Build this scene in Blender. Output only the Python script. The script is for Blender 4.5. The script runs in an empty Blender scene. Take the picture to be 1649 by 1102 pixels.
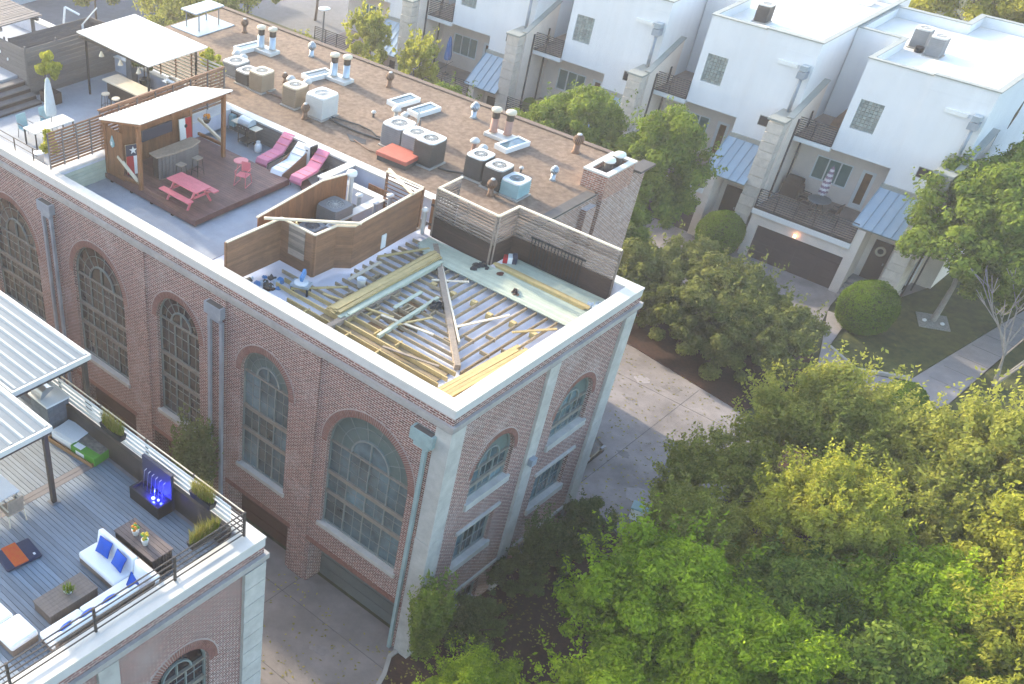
import bpy, bmesh, math, random
import numpy as np
from mathutils import Vector, Matrix
random.seed(7); RNG = np.random.default_rng(7)
SC = bpy.context.scene
COL = SC.collection
PI = math.pi

# ------------------------------------------------------------------ camera
cam = bpy.data.cameras.new('camera'); camo = bpy.data.objects.new('camera', cam); COL.objects.link(camo)
camo.location = (13.55, -22.05, 31.0)
camo.rotation_euler = (math.radians(90 - 44.462), 0, math.radians(47.925))
cam.sensor_width = 36; cam.lens = 36 * 1677.2 / 1649
cam.shift_x = .2921; cam.shift_y = .1848
cam.clip_start = .5; cam.clip_end = 2000
SC.camera = camo

# ------------------------------------------------------------------ light
SUN_E = math.radians(19); SUN_AZ = Vector((-1.0, 0.10))          # towards the sun, in plan
SUN_AZ.normalize()
w = bpy.data.worlds.new('World'); SC.world = w; w.use_nodes = True
nt = w.node_tree; bg = nt.nodes['Background']
sky = nt.nodes.new('ShaderNodeTexSky'); sky.sky_type = 'NISHITA'; sky.sun_disc = False
sky.sun_elevation = SUN_E; sky.sun_rotation = math.atan2(SUN_AZ.x, SUN_AZ.y)
sky.air_density = 1.0; sky.dust_density = 1.6; sky.ozone_density = .9
nt.links.new(sky.outputs[0], bg.inputs[0]); bg.inputs[1].default_value = .15
sl = bpy.data.lights.new('sun', 'SUN'); sl.energy = 2.0; sl.angle = math.radians(1.5); sl.color = (1, .86, .66)
so = bpy.data.objects.new('sun', sl); COL.objects.link(so)
sd = Vector((-SUN_AZ.x * math.cos(SUN_E), -SUN_AZ.y * math.cos(SUN_E), -math.sin(SUN_E)))
so.rotation_euler = sd.to_track_quat('-Z', 'Y').to_euler()
SC.view_settings.view_transform = 'Standard'; SC.view_settings.look = 'None'
SC.view_settings.exposure = 2.3; SC.view_settings.gamma = 1
SC.cycles.max_bounces = 6; SC.cycles.diffuse_bounces = 3; SC.cycles.transparent_max_bounces = 6

# ------------------------------------------------------------------ materials
def lin(h):
    if not isinstance(h, str): return tuple(h)
    h = h.lstrip('#'); c = [int(h[i:i + 2], 16) / 255 for i in (0, 2, 4)]
    return tuple(x / 12.92 if x <= .04045 else ((x + .055) / 1.055) ** 2.4 for x in c)
MATS = {}
def mat(name, col, rough=.8, var=.15, scale=2.0, metal=0, bump=0, bscale=None, objvar=0, stretch=(1, 1, 1), var2=.0, scale2=.3, spec=.4, col2=None):
    """principled with two noises on world position and a per-object tone"""
    m = bpy.data.materials.new(name); m.use_nodes = True; t = m.node_tree; b = t.nodes['Principled BSDF']
    c = lin(col); c2 = lin(col2) if col2 else c
    geo = t.nodes.new('ShaderNodeNewGeometry'); mp = t.nodes.new('ShaderNodeMapping'); mp.inputs['Scale'].default_value = stretch
    t.links.new(geo.outputs['Position'], mp.inputs[0])
    n = t.nodes.new('ShaderNodeTexNoise'); n.inputs['Scale'].default_value = scale; n.inputs['Detail'].default_value = 6; n.inputs['Roughness'].default_value = .65
    t.links.new(mp.outputs[0], n.inputs['Vector'])
    r = t.nodes.new('ShaderNodeValToRGB'); r.color_ramp.elements[0].position = .3; r.color_ramp.elements[1].position = .7
    r.color_ramp.elements[0].color = (*[x * (1 - var) for x in c], 1); r.color_ramp.elements[1].color = (*[min(1, x * (1 + var)) for x in c2], 1)
    t.links.new(n.outputs[0], r.inputs[0]); out = r.outputs[0]
    def mul(out, val_out, lo, hi):
        mr = t.nodes.new('ShaderNodeMapRange'); mr.inputs['To Min'].default_value = lo; mr.inputs['To Max'].default_value = hi
        t.links.new(val_out, mr.inputs[0])
        mx = t.nodes.new('ShaderNodeMix'); mx.data_type = 'RGBA'; mx.blend_type = 'MULTIPLY'; mx.inputs[0].default_value = 1
        t.links.new(out, mx.inputs[6]); t.links.new(mr.outputs[0], mx.inputs[7]); return mx.outputs[2]
    if var2:
        n2 = t.nodes.new('ShaderNodeTexNoise'); n2.inputs['Scale'].default_value = scale2; n2.inputs['Detail'].default_value = 8; n2.inputs['Roughness'].default_value = .6
        t.links.new(geo.outputs['Position'], n2.inputs['Vector'])
        rr = t.nodes.new('ShaderNodeMapRange'); rr.inputs['From Min'].default_value = .3; rr.inputs['From Max'].default_value = .7
        t.links.new(n2.outputs[0], rr.inputs[0]); out = mul(out, rr.outputs[0], 1 - var2, 1 + var2 * .6)
    if objvar:
        oi = t.nodes.new('ShaderNodeObjectInfo'); out = mul(out, oi.outputs['Random'], 1 - objvar, 1 + objvar)
    t.links.new(out, b.inputs['Base Color'])
    b.inputs['Roughness'].default_value = rough; b.inputs['Metallic'].default_value = metal; b.inputs['Specular IOR Level'].default_value = spec
    if bump:
        bp = t.nodes.new('ShaderNodeBump'); bp.inputs['Strength'].default_value = bump; bp.inputs['Distance'].default_value = .03
        if bscale:
            n3 = t.nodes.new('ShaderNodeTexNoise'); n3.inputs['Scale'].default_value = bscale; n3.inputs['Detail'].default_value = 4
            t.links.new(geo.outputs['Position'], n3.inputs['Vector']); t.links.new(n3.outputs[0], bp.inputs['Height'])
        else: t.links.new(n.outputs[0], bp.inputs['Height'])
        t.links.new(bp.outputs[0], b.inputs['Normal'])
    MATS[name] = m; return m

def brick_mat(name, c1, c2, mortar, bw=.22, bh=.075, ms=.011, blotch=.35):
    m = bpy.data.materials.new(name); m.use_nodes = True; t = m.node_tree; b = t.nodes['Principled BSDF']
    geo = t.nodes.new('ShaderNodeNewGeometry'); sp = t.nodes.new('ShaderNodeSeparateXYZ'); t.links.new(geo.outputs['Position'], sp.inputs[0])
    sn = t.nodes.new('ShaderNodeSeparateXYZ'); t.links.new(geo.outputs['True Normal'], sn.inputs[0])
    ab = t.nodes.new('ShaderNodeMath'); ab.operation = 'ABSOLUTE'; t.links.new(sn.outputs['Y'], ab.inputs[0])
    gt = t.nodes.new('ShaderNodeMath'); gt.operation = 'GREATER_THAN'; gt.inputs[1].default_value = .5; t.links.new(ab.outputs[0], gt.inputs[0])
    mx = t.nodes.new('ShaderNodeMix'); t.links.new(gt.outputs[0], mx.inputs[0]); t.links.new(sp.outputs['Y'], mx.inputs[2]); t.links.new(sp.outputs['X'], mx.inputs[3])
    cb = t.nodes.new('ShaderNodeCombineXYZ'); t.links.new(mx.outputs[0], cb.inputs[0]); t.links.new(sp.outputs['Z'], cb.inputs[1])
    br = t.nodes.new('ShaderNodeTexBrick'); br.inputs['Scale'].default_value = 1; br.inputs['Brick Width'].default_value = bw; br.inputs['Row Height'].default_value = bh
    br.inputs['Mortar Size'].default_value = ms; br.inputs['Mortar Smooth'].default_value = .2; br.inputs['Bias'].default_value = -.1
    br.inputs['Color1'].default_value = (*lin(c1), 1); br.inputs['Color2'].default_value = (*lin(c2), 1); br.inputs['Mortar'].default_value = (*lin(mortar), 1)
    t.links.new(cb.outputs[0], br.inputs['Vector'])
    n = t.nodes.new('ShaderNodeTexNoise'); n.inputs['Scale'].default_value = .55; n.inputs['Detail'].default_value = 8; n.inputs['Roughness'].default_value = .65; t.links.new(geo.outputs['Position'], n.inputs['Vector'])
    rp = t.nodes.new('ShaderNodeValToRGB'); rp.color_ramp.elements[0].position = .52; rp.color_ramp.elements[1].position = .74
    rp.color_ramp.elements[0].color = (0, 0, 0, 1); rp.color_ramp.elements[1].color = (blotch, blotch, blotch, 1)
    t.links.new(n.outputs[0], rp.inputs[0])
    m2 = t.nodes.new('ShaderNodeMix'); m2.data_type = 'RGBA'; t.links.new(rp.outputs[0], m2.inputs[0]); t.links.new(br.outputs[0], m2.inputs[6]); m2.inputs[7].default_value = (*lin('#b5aba6'), 1)
    n4 = t.nodes.new('ShaderNodeTexNoise'); n4.inputs['Scale'].default_value = 9; n4.inputs['Detail'].default_value = 3; t.links.new(geo.outputs['Position'], n4.inputs['Vector'])
    mr = t.nodes.new('ShaderNodeMapRange'); mr.inputs['From Min'].default_value = .3; mr.inputs['From Max'].default_value = .7; mr.inputs['To Min'].default_value = .72; mr.inputs['To Max'].default_value = 1.25; t.links.new(n4.outputs[0], mr.inputs[0])
    m3 = t.nodes.new('ShaderNodeMix'); m3.data_type = 'RGBA'; m3.blend_type = 'MULTIPLY'; m3.inputs[0].default_value = 1; t.links.new(m2.outputs[2], m3.inputs[6]); t.links.new(mr.outputs[0], m3.inputs[7])
    t.links.new(m3.outputs[2], b.inputs['Base Color']); b.inputs['Roughness'].default_value = .9; b.inputs['Specular IOR Level'].default_value = .2
    bp = t.nodes.new('ShaderNodeBump'); bp.inputs['Strength'].default_value = .5; bp.inputs['Distance'].default_value = .012; bp.invert = True
    t.links.new(br.outputs['Fac'], bp.inputs['Height']); t.links.new(bp.outputs[0], b.inputs['Normal'])
    MATS[name] = m

def leaf_mat(name, dark, light, trans=.35):
    m = bpy.data.materials.new(name); m.use_nodes = True; t = m.node_tree
    for n in list(t.nodes): t.nodes.remove(n)
    o = t.nodes.new('ShaderNodeOutputMaterial'); geo = t.nodes.new('ShaderNodeNewGeometry')
    r = t.nodes.new('ShaderNodeValToRGB'); r.color_ramp.elements[0].color = (*lin(dark), 1); r.color_ramp.elements[1].color = (*lin(light), 1)
    n = t.nodes.new('ShaderNodeTexNoise'); n.inputs['Scale'].default_value = .5; n.inputs['Detail'].default_value = 3; t.links.new(geo.outputs['Position'], n.inputs['Vector'])
    ad = t.nodes.new('ShaderNodeMath'); ad.operation = 'MULTIPLY_ADD'; ad.inputs[1].default_value = .55; t.links.new(geo.outputs['Random Per Island'], ad.inputs[0])
    mr = t.nodes.new('ShaderNodeMapRange'); mr.inputs['From Min'].default_value = .3; mr.inputs['From Max'].default_value = .7; mr.inputs['To Max'].default_value = .45; t.links.new(n.outputs[0], mr.inputs[0])
    t.links.new(mr.outputs[0], ad.inputs[2]); t.links.new(ad.outputs[0], r.inputs[0])
    d = t.nodes.new('ShaderNodeBsdfDiffuse'); tr = t.nodes.new('ShaderNodeBsdfTranslucent'); mx = t.nodes.new('ShaderNodeMixShader'); mx.inputs[0].default_value = trans
    t.links.new(r.outputs[0], d.inputs[0]); t.links.new(r.outputs[0], tr.inputs[0]); t.links.new(d.outputs[0], mx.inputs[1]); t.links.new(tr.outputs[0], mx.inputs[2]); t.links.new(mx.outputs[0], o.inputs[0])
    MATS[name] = m

brick_mat('brick', '#5f3731', '#84534a', '#b3a59e', bw=.25, bh=.085, ms=.016, blotch=.5)
brick_mat('brick_warm', '#8e5c48', '#a8745c', '#b5a59a', bw=.25, bh=.085, ms=.015, blotch=.3)
brick_mat('brick_pale', '#84604f', '#9a7765', '#b9aea8', bw=.25, bh=.088, ms=.016, blotch=.5)
mat('limestone', '#aba9a3', .85, .12, 3, bump=.1, var2=.18, scale2=.8)
mat('cornice', '#9a9692', .7, .12, 4, var2=.2, scale2=.6)
mat('coping', '#c6c2b9', .45, .05, 3, var2=.08, scale2=.5)
mat('flashing', '#bbbab7', .4, .06, 3, var2=.1)
mat('membrane', '#bcbec8', .6, .08, 1.5, var2=.16, scale2=.5)
mat('roof_white', '#cfd0d8', .6, .06, 1.5, var2=.14, scale2=.8)
mat('terrace_wood', '#8c7d74', .8, .15, 4, objvar=.08)
mat('terrace_floor', '#8e949b', .7, .1, 1.5, var2=.22, scale2=.35)
mat('roof_brown', '#695546', .95, .2, 4, bump=.3, bscale=30, var2=.22, scale2=.3, col2='#7d6b5b')
mat('roof_seam', '#5f5046', .95, .15, 3)
mat('stain', '#7b7572', .95, .15, 4)
mat('stain_pale', '#979190', .95, .1, 4)
mat('floor_grey', '#6f6b66', .9, .15, 3, var2=.3)
mat('roof_edge', '#6a5b50', .9, .15, 3)
mat('tar', '#4d4a48', .8, .2, 3)
mat('glass_teal', '#465c63', .08, .6, .9, objvar=.5, spec=.6)  # strong mottling puts patchy reflections into the pane colour
mat('glass_dark', '#29262b', .08, .6, .9, objvar=.55, spec=.6)
mat('frame_green', '#767f7c', .6, .1, 5)
mat('frame_rail', '#78746b', .6, .1, 5)
mat('panel_green', '#536360', .6, .12, 2)
mat('garage_grey', '#5c6464', .6, .12, 2, var2=.15)
mat('garage_red', '#4a2620', .7, .15, 2)
mat('pipe_grey', '#8b939b', .5, .1, 4, var2=.2, scale2=1.2)
mat('pipe_teal', '#8aa0a0', .5, .1, 4, var2=.2, scale2=1.2)
mat('wood_fence', '#7a5942', .75, .22, 3, objvar=.16, stretch=(1, 1, 8), var2=.2, scale2=1)
mat('wood_grey', '#85786e', .85, .25, 3, objvar=.34, stretch=(1, 1, 8), var2=.15, scale2=1)
mat('wood_dark', '#3b2d28', .85, .25, 3, objvar=.2, stretch=(1, 1, 6))
mat('wood_slate', '#66615f', .8, .15, 3, objvar=.12, stretch=(1, 1, 8))
mat('wood_orange', '#7d5232', .65, .22, 3, objvar=.14, stretch=(6, 6, 1))
mat('wood_pine', '#b39d6b', .75, .12, 4, objvar=.14)
mat('wood_treated', '#acb39f', .75, .1, 3, objvar=.1)
mat('wood_joist', '#958469', .85, .15, 4, objvar=.2)
mat('wood_beam', '#8d7f70', .85, .2, 3, stretch=(4, 4, 1))
mat('wood_cap', '#c9bda6', .7, .1, 4, objvar=.08)
mat('deck_red', '#694a44', .6, .22, 3, objvar=.16)
mat('deck_grey', '#717d88', .6, .14, 3, objvar=.2, stretch=(.5, 6, 1), var2=.12, scale2=.8)
mat('deck_border', '#6a6668', .6, .1, 3, objvar=.06)
mat('table_grey', '#75695f', .7, .2, 4, objvar=.1, stretch=(1, 6, 1))
mat('table_dark', '#574b49', .6, .2, 4, objvar=.12, stretch=(6, 1, 1))
mat('black_metal', '#1d1d20', .5, .2, 4)
mat('bronze_metal', '#3b3430', .5, .15, 4)
mat('grey_metal', '#7b7d80', .4, .12, 4, metal=.5)
mat('steel', '#b4b8bb', .28, .08, 4, metal=.9)
mat('galv', '#a7b4bd', .35, .1, 3, metal=.4)
mat('rust', '#7a5f4c', .8, .25, 6)
mat('ac_beige', '#8a7a66', .7, .1, 4, objvar=.1)
mat('ac_grey', '#77797b', .6, .1, 4, objvar=.12)
mat('ac_dark', '#46423f', .7, .12, 4, objvar=.1)
mat('ac_blue', '#86a5a8', .6, .08, 4)
mat('ac_top', '#b9b9b4', .6, .06, 4)
mat('fan_dark', '#35322f', .7, .2, 6)
mat('white_plastic', '#d6d8d6', .5, .04, 3)
mat('white_roof', '#dcd8cf', .5, .03, 2)
mat('rib_sheet', '#5a6770', .4, .08, 3, metal=.2)  # darker than the ribs: shading between them is put into the colour
mat('rib_top', '#90979a', .45, .05, 3)
mat('cushion_white', '#dfe2e4', .9, .03, 3, bump=.1)
mat('cushion_pink', '#c5788f', .9, .1, 4)
mat('paint_pink', '#cf6d74', .5, .08, 4)
mat('cushion_blue', '#1d4fae', .9, .1, 5)
mat('navy', '#2a3148', .95, .15, 5)
mat('blanket_orange', '#c86a25', .95, .25, 8, col2='#a33a22')
mat('flag_red', '#b4232b', .6, .08, 4)
mat('flag_white', '#dfe0dd', .6, .04, 4)
mat('flag_blue', '#2f3246', .6, .08, 4)
mat('red_box', '#b0604f', .7, .12, 3)
mat('stucco_white', '#cfd2d4', .9, .035, 1.2, stretch=(2.2, 2.2, .18), var2=.05, scale2=.5)
mat('stucco_beige', '#d8ccc0', .9, .06, 2, var2=.06)
mat('stone', '#c2b9ad', .95, .14, 3, bump=.6, bscale=7, objvar=.07)
mat('trim_grey', '#8e918b', .6, .08, 3)
mat('metal_roof', '#8598a5', .4, .06, 2, metal=.25, objvar=.05)
mat('garage_brown', '#45393a', .7, .1, 3)
mat('door_brown', '#4a3934', .6, .12, 3)
mat('glass_block', '#87908d', .3, .25, 10, objvar=.2)
mat('glass_house', '#5d7671', .08, .2, 1, spec=.7)
mat('glass_warm', '#6a4a30', .1, .5, 1.5, spec=.7)
mat('brown_fabric', '#4b3c35', .9, .1, 4)
mat('concrete_alley', '#7f7873', .9, .1, 1.2, bump=.08, var2=.38, scale2=.35)
mat('concrete_drive', '#8c8582', .9, .12, 1.5, bump=.08, var2=.42, scale2=.28)
mat('concrete_path', '#8d8785', .9, .1, 2, var2=.15)
mat('kerb', '#99968f', .9, .1, 3)
mat('mulch', '#40291f', 1, .35, 8, bump=.6, bscale=14, var2=.25, scale2=1)
mat('soil', '#4b4433', 1, .3, 1.2, bump=.3, var2=.3, scale2=.12, col2='#4d5230')
mat('lawn', '#39431b', 1, .25, 3, bump=.5, bscale=25, var2=.3, scale2=.5, col2='#4d4d22')
mat('asphalt', '#6a6c72', .9, .12, 2, var2=.15)
mat('gravel', '#85857f', .95, .3, 12, bump=.8, bscale=16)
mat('bark', '#5d5046', .95, .25, 6, bump=.5, stretch=(1, 1, .3))
mat('bark_pale', '#8e8880', .95, .2, 6)
mat('box_green', '#4f8a2c', .6, .1, 5)
mat('box_white', '#d9dcdd', .6, .04, 4)
mat('cardboard', '#8a6a4a', .9, .1, 4)
mat('photo_print', '#6f6a62', .6, .5, 9)
mat('pot_white', '#dedfdd', .4, .03, 4)
mat('yellow_flower', '#b39a2c', .8, .2, 8)
mat('orange_flower', '#c07a1c', .8, .2, 8)
mat('terracotta', '#a07d6e', .8, .1, 4)
mat('umbrella_grey', '#b9c2c6', .9, .06, 4)
mat('umbrella_blue', '#3f77b8', .9, .06, 4)
mat('stripe_white', '#d9d3d6', .9, .04, 4)
mat('stripe_pink', '#8d7383', .9, .04, 4)
mat('blue_cloth', '#4d7fb0', .9, .1, 5)
mat('cushion_stripe', '#9fc0cf', .9, .2, 5)
mat('car_white', '#d5d8da', .25, .03, 3)
mat('car_dark', '#2e2422', .2, .1, 3)
mat('tyre', '#17171a', .9, .1, 4)
mat('block_grey', '#5d646a', .8, .15, 5, objvar=.1)
mat('pale_wall', '#a9bccb', .8, .04, 2)
mat('debris', '#4a4844', .9, .4, 5)
mat('plastic_sheet', '#a9b6bf', .4, .15, 5)
leaf_mat('leaf_mid', '#4a5f26', '#8f9f42', .45)
leaf_mat('leaf_bright', '#587616', '#afc236', .5)
leaf_mat('leaf_yellow', '#757e30', '#c4c04c', .5)  # yellow leaves; on the sunlit trees the colour also carries the sunlight
leaf_mat('leaf_dark', '#43502a', '#77824a', .4)
leaf_mat('leaf_olive', '#6a7230', '#b4b455', .5)
leaf_mat('leaf_ball', '#40561a', '#6d8428', .25)
leaf_mat('leaf_hedge', '#525c2c', '#919454', .45)
leaf_mat('leaf_straw', '#5c5a26', '#a39a55')
leaf_mat('leaf_grass', '#4f6420', '#8c9a3c')
def emis(name, col, s):
    m = bpy.data.materials.new(name); m.use_nodes = True; b = m.node_tree.nodes['Principled BSDF']
    b.inputs['Base Color'].default_value = (*col, 1); b.inputs['Emission Color'].default_value = (*col, 1); b.inputs['Emission Strength'].default_value = s; MATS[name] = m
emis('lamp_blue', (.04, .05, 1), 6); emis('lamp_warm', (1, .45, .2), 3)

# ------------------------------------------------------------------ mesh helpers
class MB:
    def __init__(s): s.v = []; s.f = []
    def add(s, vs, fs):
        o = len(s.v); s.v += [tuple(p) for p in vs]; s.f += [tuple(i + o for i in f) for f in fs]; return s
    BF = [(0, 3, 2, 1), (4, 5, 6, 7), (0, 1, 5, 4), (1, 2, 6, 5), (2, 3, 7, 6), (3, 0, 4, 7)]
    def box(s, x0, x1, y0, y1, z0, z1):
        return s.add([(x0, y0, z0), (x1, y0, z0), (x1, y1, z0), (x0, y1, z0), (x0, y0, z1), (x1, y0, z1), (x1, y1, z1), (x0, y1, z1)], MB.BF)
    def cbox(s, c, d, rz=0, rx=0, ry=0):
        M = Matrix.Rotation(rz, 3, 'Z') @ Matrix.Rotation(ry, 3, 'Y') @ Matrix.Rotation(rx, 3, 'X'); c = Vector(c)
        P = [(-1, -1, -1), (1, -1, -1), (1, 1, -1), (-1, 1, -1), (-1, -1, 1), (1, -1, 1), (1, 1, 1), (-1, 1, 1)]
        return s.add([c + M @ Vector((p[0] * d[0] / 2, p[1] * d[1] / 2, p[2] * d[2] / 2)) for p in P], MB.BF)
    def beam(s, a, b, w, h):
        a = Vector(a); b = Vector(b); d = (b - a).normalized(); up = Vector((0, 0, 1)) if abs(d.z) < .95 else Vector((1, 0, 0))
        r = d.cross(up).normalized() * w / 2; u = r.cross(d).normalized() * h / 2
        return s.add([a - r - u, a + r - u, b + r - u, b - r - u, a - r + u, a + r + u, b + r + u, b - r + u], MB.BF)
    def tube(s, a, b, r, r2=None, n=8, caps=True):
        a = Vector(a); b = Vector(b); r2 = r if r2 is None else r2; d = (b - a).normalized()
        up = Vector((0, 0, 1)) if abs(d.z) < .9 else Vector((1, 0, 0)); x = d.cross(up).normalized(); y = d.cross(x)
        vs = [a + (x * math.cos(2 * PI * i / n) + y * math.sin(2 * PI * i / n)) * r for i in range(n)] + [b + (x * math.cos(2 * PI * i / n) + y * math.sin(2 * PI * i / n)) * r2 for i in range(n)]
        fs = [(i, (i + 1) % n, n + (i + 1) % n, n + i) for i in range(n)]
        if caps: fs += [tuple(range(n))[::-1], tuple(range(n, 2 * n))]
        return s.add(vs, fs)
    def lathe(s, c, prof, n=16):
        c = Vector(c); vs = []; fs = []
        for r, z in prof: vs += [(c.x + r * math.cos(2 * PI * i / n), c.y + r * math.sin(2 * PI * i / n), c.z + z) for i in range(n)]
        for k in range(len(prof) - 1):
            for i in range(n): fs.append((k * n + i, k * n + (i + 1) % n, (k + 1) * n + (i + 1) % n, (k + 1) * n + i))
        fs += [tuple(range(n))[::-1], tuple(range((len(prof) - 1) * n, len(prof) * n))]
        return s.add(vs, fs)
    def prism(s, pts, z0, z1):
        n = len(pts)
        return s.add([(p[0], p[1], z0) for p in pts] + [(p[0], p[1], z1) for p in pts], [tuple(range(n))[::-1], tuple(range(n, 2 * n))] + [(i, (i + 1) % n, n + (i + 1) % n, n + i) for i in range(n)])
    def slab(s, pts, th):
        """planar polygon pts (3d) given thickness th downwards"""
        n = len(pts)
        return s.add(list(pts) + [(p[0], p[1], p[2] - th) for p in pts], [tuple(range(n)), tuple(range(n, 2 * n))[::-1]] + [(i, n + i, n + (i + 1) % n, (i + 1) % n) for i in range(n)])
    def face(s, *pts): return s.add(pts, [tuple(range(len(pts)))])
    def mesh(s, name, m=None, smooth=False, recalc=True):
        me = bpy.data.meshes.new(name); me.from_pydata(s.v, [], s.f)
        if recalc:
            bm = bmesh.new(); bm.from_mesh(me); bmesh.ops.recalc_face_normals(bm, faces=bm.faces); bm.to_mesh(me); bm.free()
        if smooth: me.polygons.foreach_set('use_smooth', [True] * len(me.polygons))
        if m: me.materials.append(MATS[m])
        me.update(); return me
    def build(s, name, m, parent=None, smooth=False, bevel=0, kind=None, loc=None, label=None, seg=2):
        o = bpy.data.objects.new(name, s.mesh(name, m, smooth)); COL.objects.link(o); o.parent = parent
        if loc: o.location = loc
        if bevel:
            b = o.modifiers.new('bevel', 'BEVEL'); b.width = bevel; b.segments = seg; b.limit_method = 'ANGLE'
            if seg > 2: o.data.polygons.foreach_set('use_smooth', [True] * len(o.data.polygons))
        if kind: o['kind'] = kind
        if label: o['label'] = label
        return o
def B(*a): return MB().box(*a)
def tag(o, label, cat, group=None):
    o['label'] = label; o['category'] = cat
    if group: o['group'] = group
    return o
def thing(name, label, cat, loc=(0, 0, 0), rz=0, group=None):
    o = bpy.data.objects.new(name, None); COL.objects.link(o); o.location = loc; o.rotation_euler = (0, 0, rz); o.empty_display_size = .2
    return tag(o, label, cat, group)
def struct(name, mb, m, parent=None):
    o = mb.build(name, m, parent)
    if parent is None: o['kind'] = 'structure'
    return o
_cube = {}
def piece(name, c, d, m, parent, rz=0, rx=0, ry=0):
    """one board, slat or pane: shares one unit cube per material"""
    if m not in _cube: _cube[m] = MB().cbox((0, 0, 0), (1, 1, 1)).mesh('unit_' + m, m)
    o = bpy.data.objects.new(name, _cube[m]); COL.objects.link(o); o.parent = parent
    o.location = c; o.scale = d; o.rotation_euler = (rx, ry, rz); return o
def copy_tree(o, parent=None):
    c = o.copy(); COL.objects.link(c); c.parent = parent
    for ch in list(o.children): copy_tree(ch, c)
    return c
def jit(a): return random.uniform(-a, a)
# ================================================================== SETTING
def sheet(name, pts, z, m, th=.03):
    return struct(name, MB().prism(pts, z - th, z), m)
struct('ground', MB().face((-500, -400, -.05), (500, -400, -.05), (500, 600, -.05), (-500, 600, -.05)), 'soil')
sheet('alley_pavement', [(-60, -20), (3.5, -20), (1.4, -8), (.55, -3), (.1, -1.3), (-.35, -.55), (-.35, .6), (-60, .6)], .02, 'concrete_alley', .06)
for x in (-5.5, -10.4, -15.4, -20.6): piece('joint', (x, -4.0, .022), (.02, 8, .006), 'tar', bpy.data.objects['alley_pavement'])
piece('joint', (-20, -1.1, .022), (40, .02, .006), 'tar', bpy.data.objects['alley_pavement'])
piece('joint', (-20, -4.2, .022), (40, .02, .006), 'tar', bpy.data.objects['alley_pavement'])
sheet('planting_bed', [(-.3, -.55), (.12, -1.3), (.6, -3), (2, -12), (26, -12), (26, 24), (5, 25), (2.9, 22.6), (3.9, 18), (3.7, 12.8), (2.2, 11.4), (.6, 12.0), (-.3, 12.0)], .05, 'mulch', .06)
kb = MB()
cp = [(-.34, .02), (-.36, -.5), (.06, -1.28), (.36, -2.2), (.62, -3.2), (1.5, -8), (3.4, -20)]
for a, b in zip(cp, cp[1:]): kb.beam((*a, .06), (*b, .06), .16, .14)
struct('kerb', kb, 'kerb')
sheet('rear_drive', [(-60, 11), (-1, 11), (.6, 12.2), (2.2, 11.6), (3.4, 13), (3.6, 18), (2.6, 22.5), (1, 23.4), (-5.5, 24.4), (-60, 24.6)], .02, 'concrete_drive', .06)
for x in (-12, -6.5, -1.2): piece('joint', (x, 17.5, .022), (.02, 12, .006), 'tar', bpy.data.objects['rear_drive'])
piece('joint', (-20, 21.8, .022), (44, .02, .006), 'tar', bpy.data.objects['rear_drive'])
sheet('hedge_bed', [(-60, 24.4), (-5.5, 24.4), (1, 23.4), (2.0, 27.5), (.9, 31.5), (-60, 31.5)], .06, 'mulch', .1)
sheet('shared_drive', [(-60, 31.5), (.6, 31.5), (-.4, 36), (-.7, 38.5), (-60, 38.5)], .03, 'concrete_drive', .08)
sheet('lawn', [(1.35, 31.9), (3.2, 31.0), (5.4, 32.2), (6.9, 43.5), (6.9, 60), (2.8, 60), (2.6, 42), (1.5, 38)], .09, 'lawn', .13)
sheet('front_lawn', [(7.5, 30.5), (30, 26), (30, 60), (8.6, 60), (8.1, 43)], .09, 'lawn', .13)
sheet('side_path', [(1.6, 60), (1.6, 39.5), (1.9, 37.2), (2.6, 38.5), (2.75, 60)], .05, 'concrete_path', .08)
sheet('sidewalk', [(5.45, 32.3), (4.6, 29), (6.6, 28.6), (7.5, 31.5), (8.6, 60), (6.95, 60), (6.9, 43)], .07, 'concrete_path', .1)
for k in range(14): piece('joint', (6.7 + k * .11, 33 + k * 1.5, .072), (1.5, .02, .006), 'tar', bpy.data.objects['sidewalk'], rz=-.05)
sheet('walkway', [(-.2, 35.2), (1.0, 32), (1.9, 29.5), (4.7, 29.2), (5.4, 31.8), (3.2, 30.7), (1.4, 31.8), (.9, 35.2)], .06, 'concrete_path', .09)
kb = MB()
for a, b in zip([(1.4, 31.85), (3.2, 30.85), (5.35, 32.1)], [(3.2, 30.85), (5.35, 32.1)]): kb.beam((*a, .1), (*b, .1), .16, .16)
struct('lawn_edging', kb, 'kerb')
sheet('street', [(-60, -70), (-34, -70), (-34, 80), (-60, 80)], .015, 'asphalt', .05)
sheet('parking_lot', [(-90, 16), (-41, 16), (-41, 60), (-90, 60)], .03, 'asphalt', .05)

def stains(parent, spots, z, m):
    for x, y, r in spots:
        n = 14; p = [(x + r * random.uniform(.6, 1.2) * math.cos(2 * PI * i / n), y + r * .7 * random.uniform(.6, 1.2) * math.sin(2 * PI * i / n)) for i in range(n)]
        MB().prism(p, z, z + .003).build('stain', m, bpy.data.objects[parent])
stains('rear_drive', ((-2.2, 22.6, .5), (-3.0, 20.4, .3), (.6, 18.8, .25), (-1.0, 16.5, .35)), .021, 'stain'); stains('rear_drive', ((-3.6, 22.2, .5), (1.2, 14.6, .9)), .021, 'stain_pale')
stains('alley_pavement', ((-2.4, -2.2, .4), (-4.4, -3.2, .25), (-3.2, -5.2, .3), (-6.5, -1.6, .4)), .021, 'stain')
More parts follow.
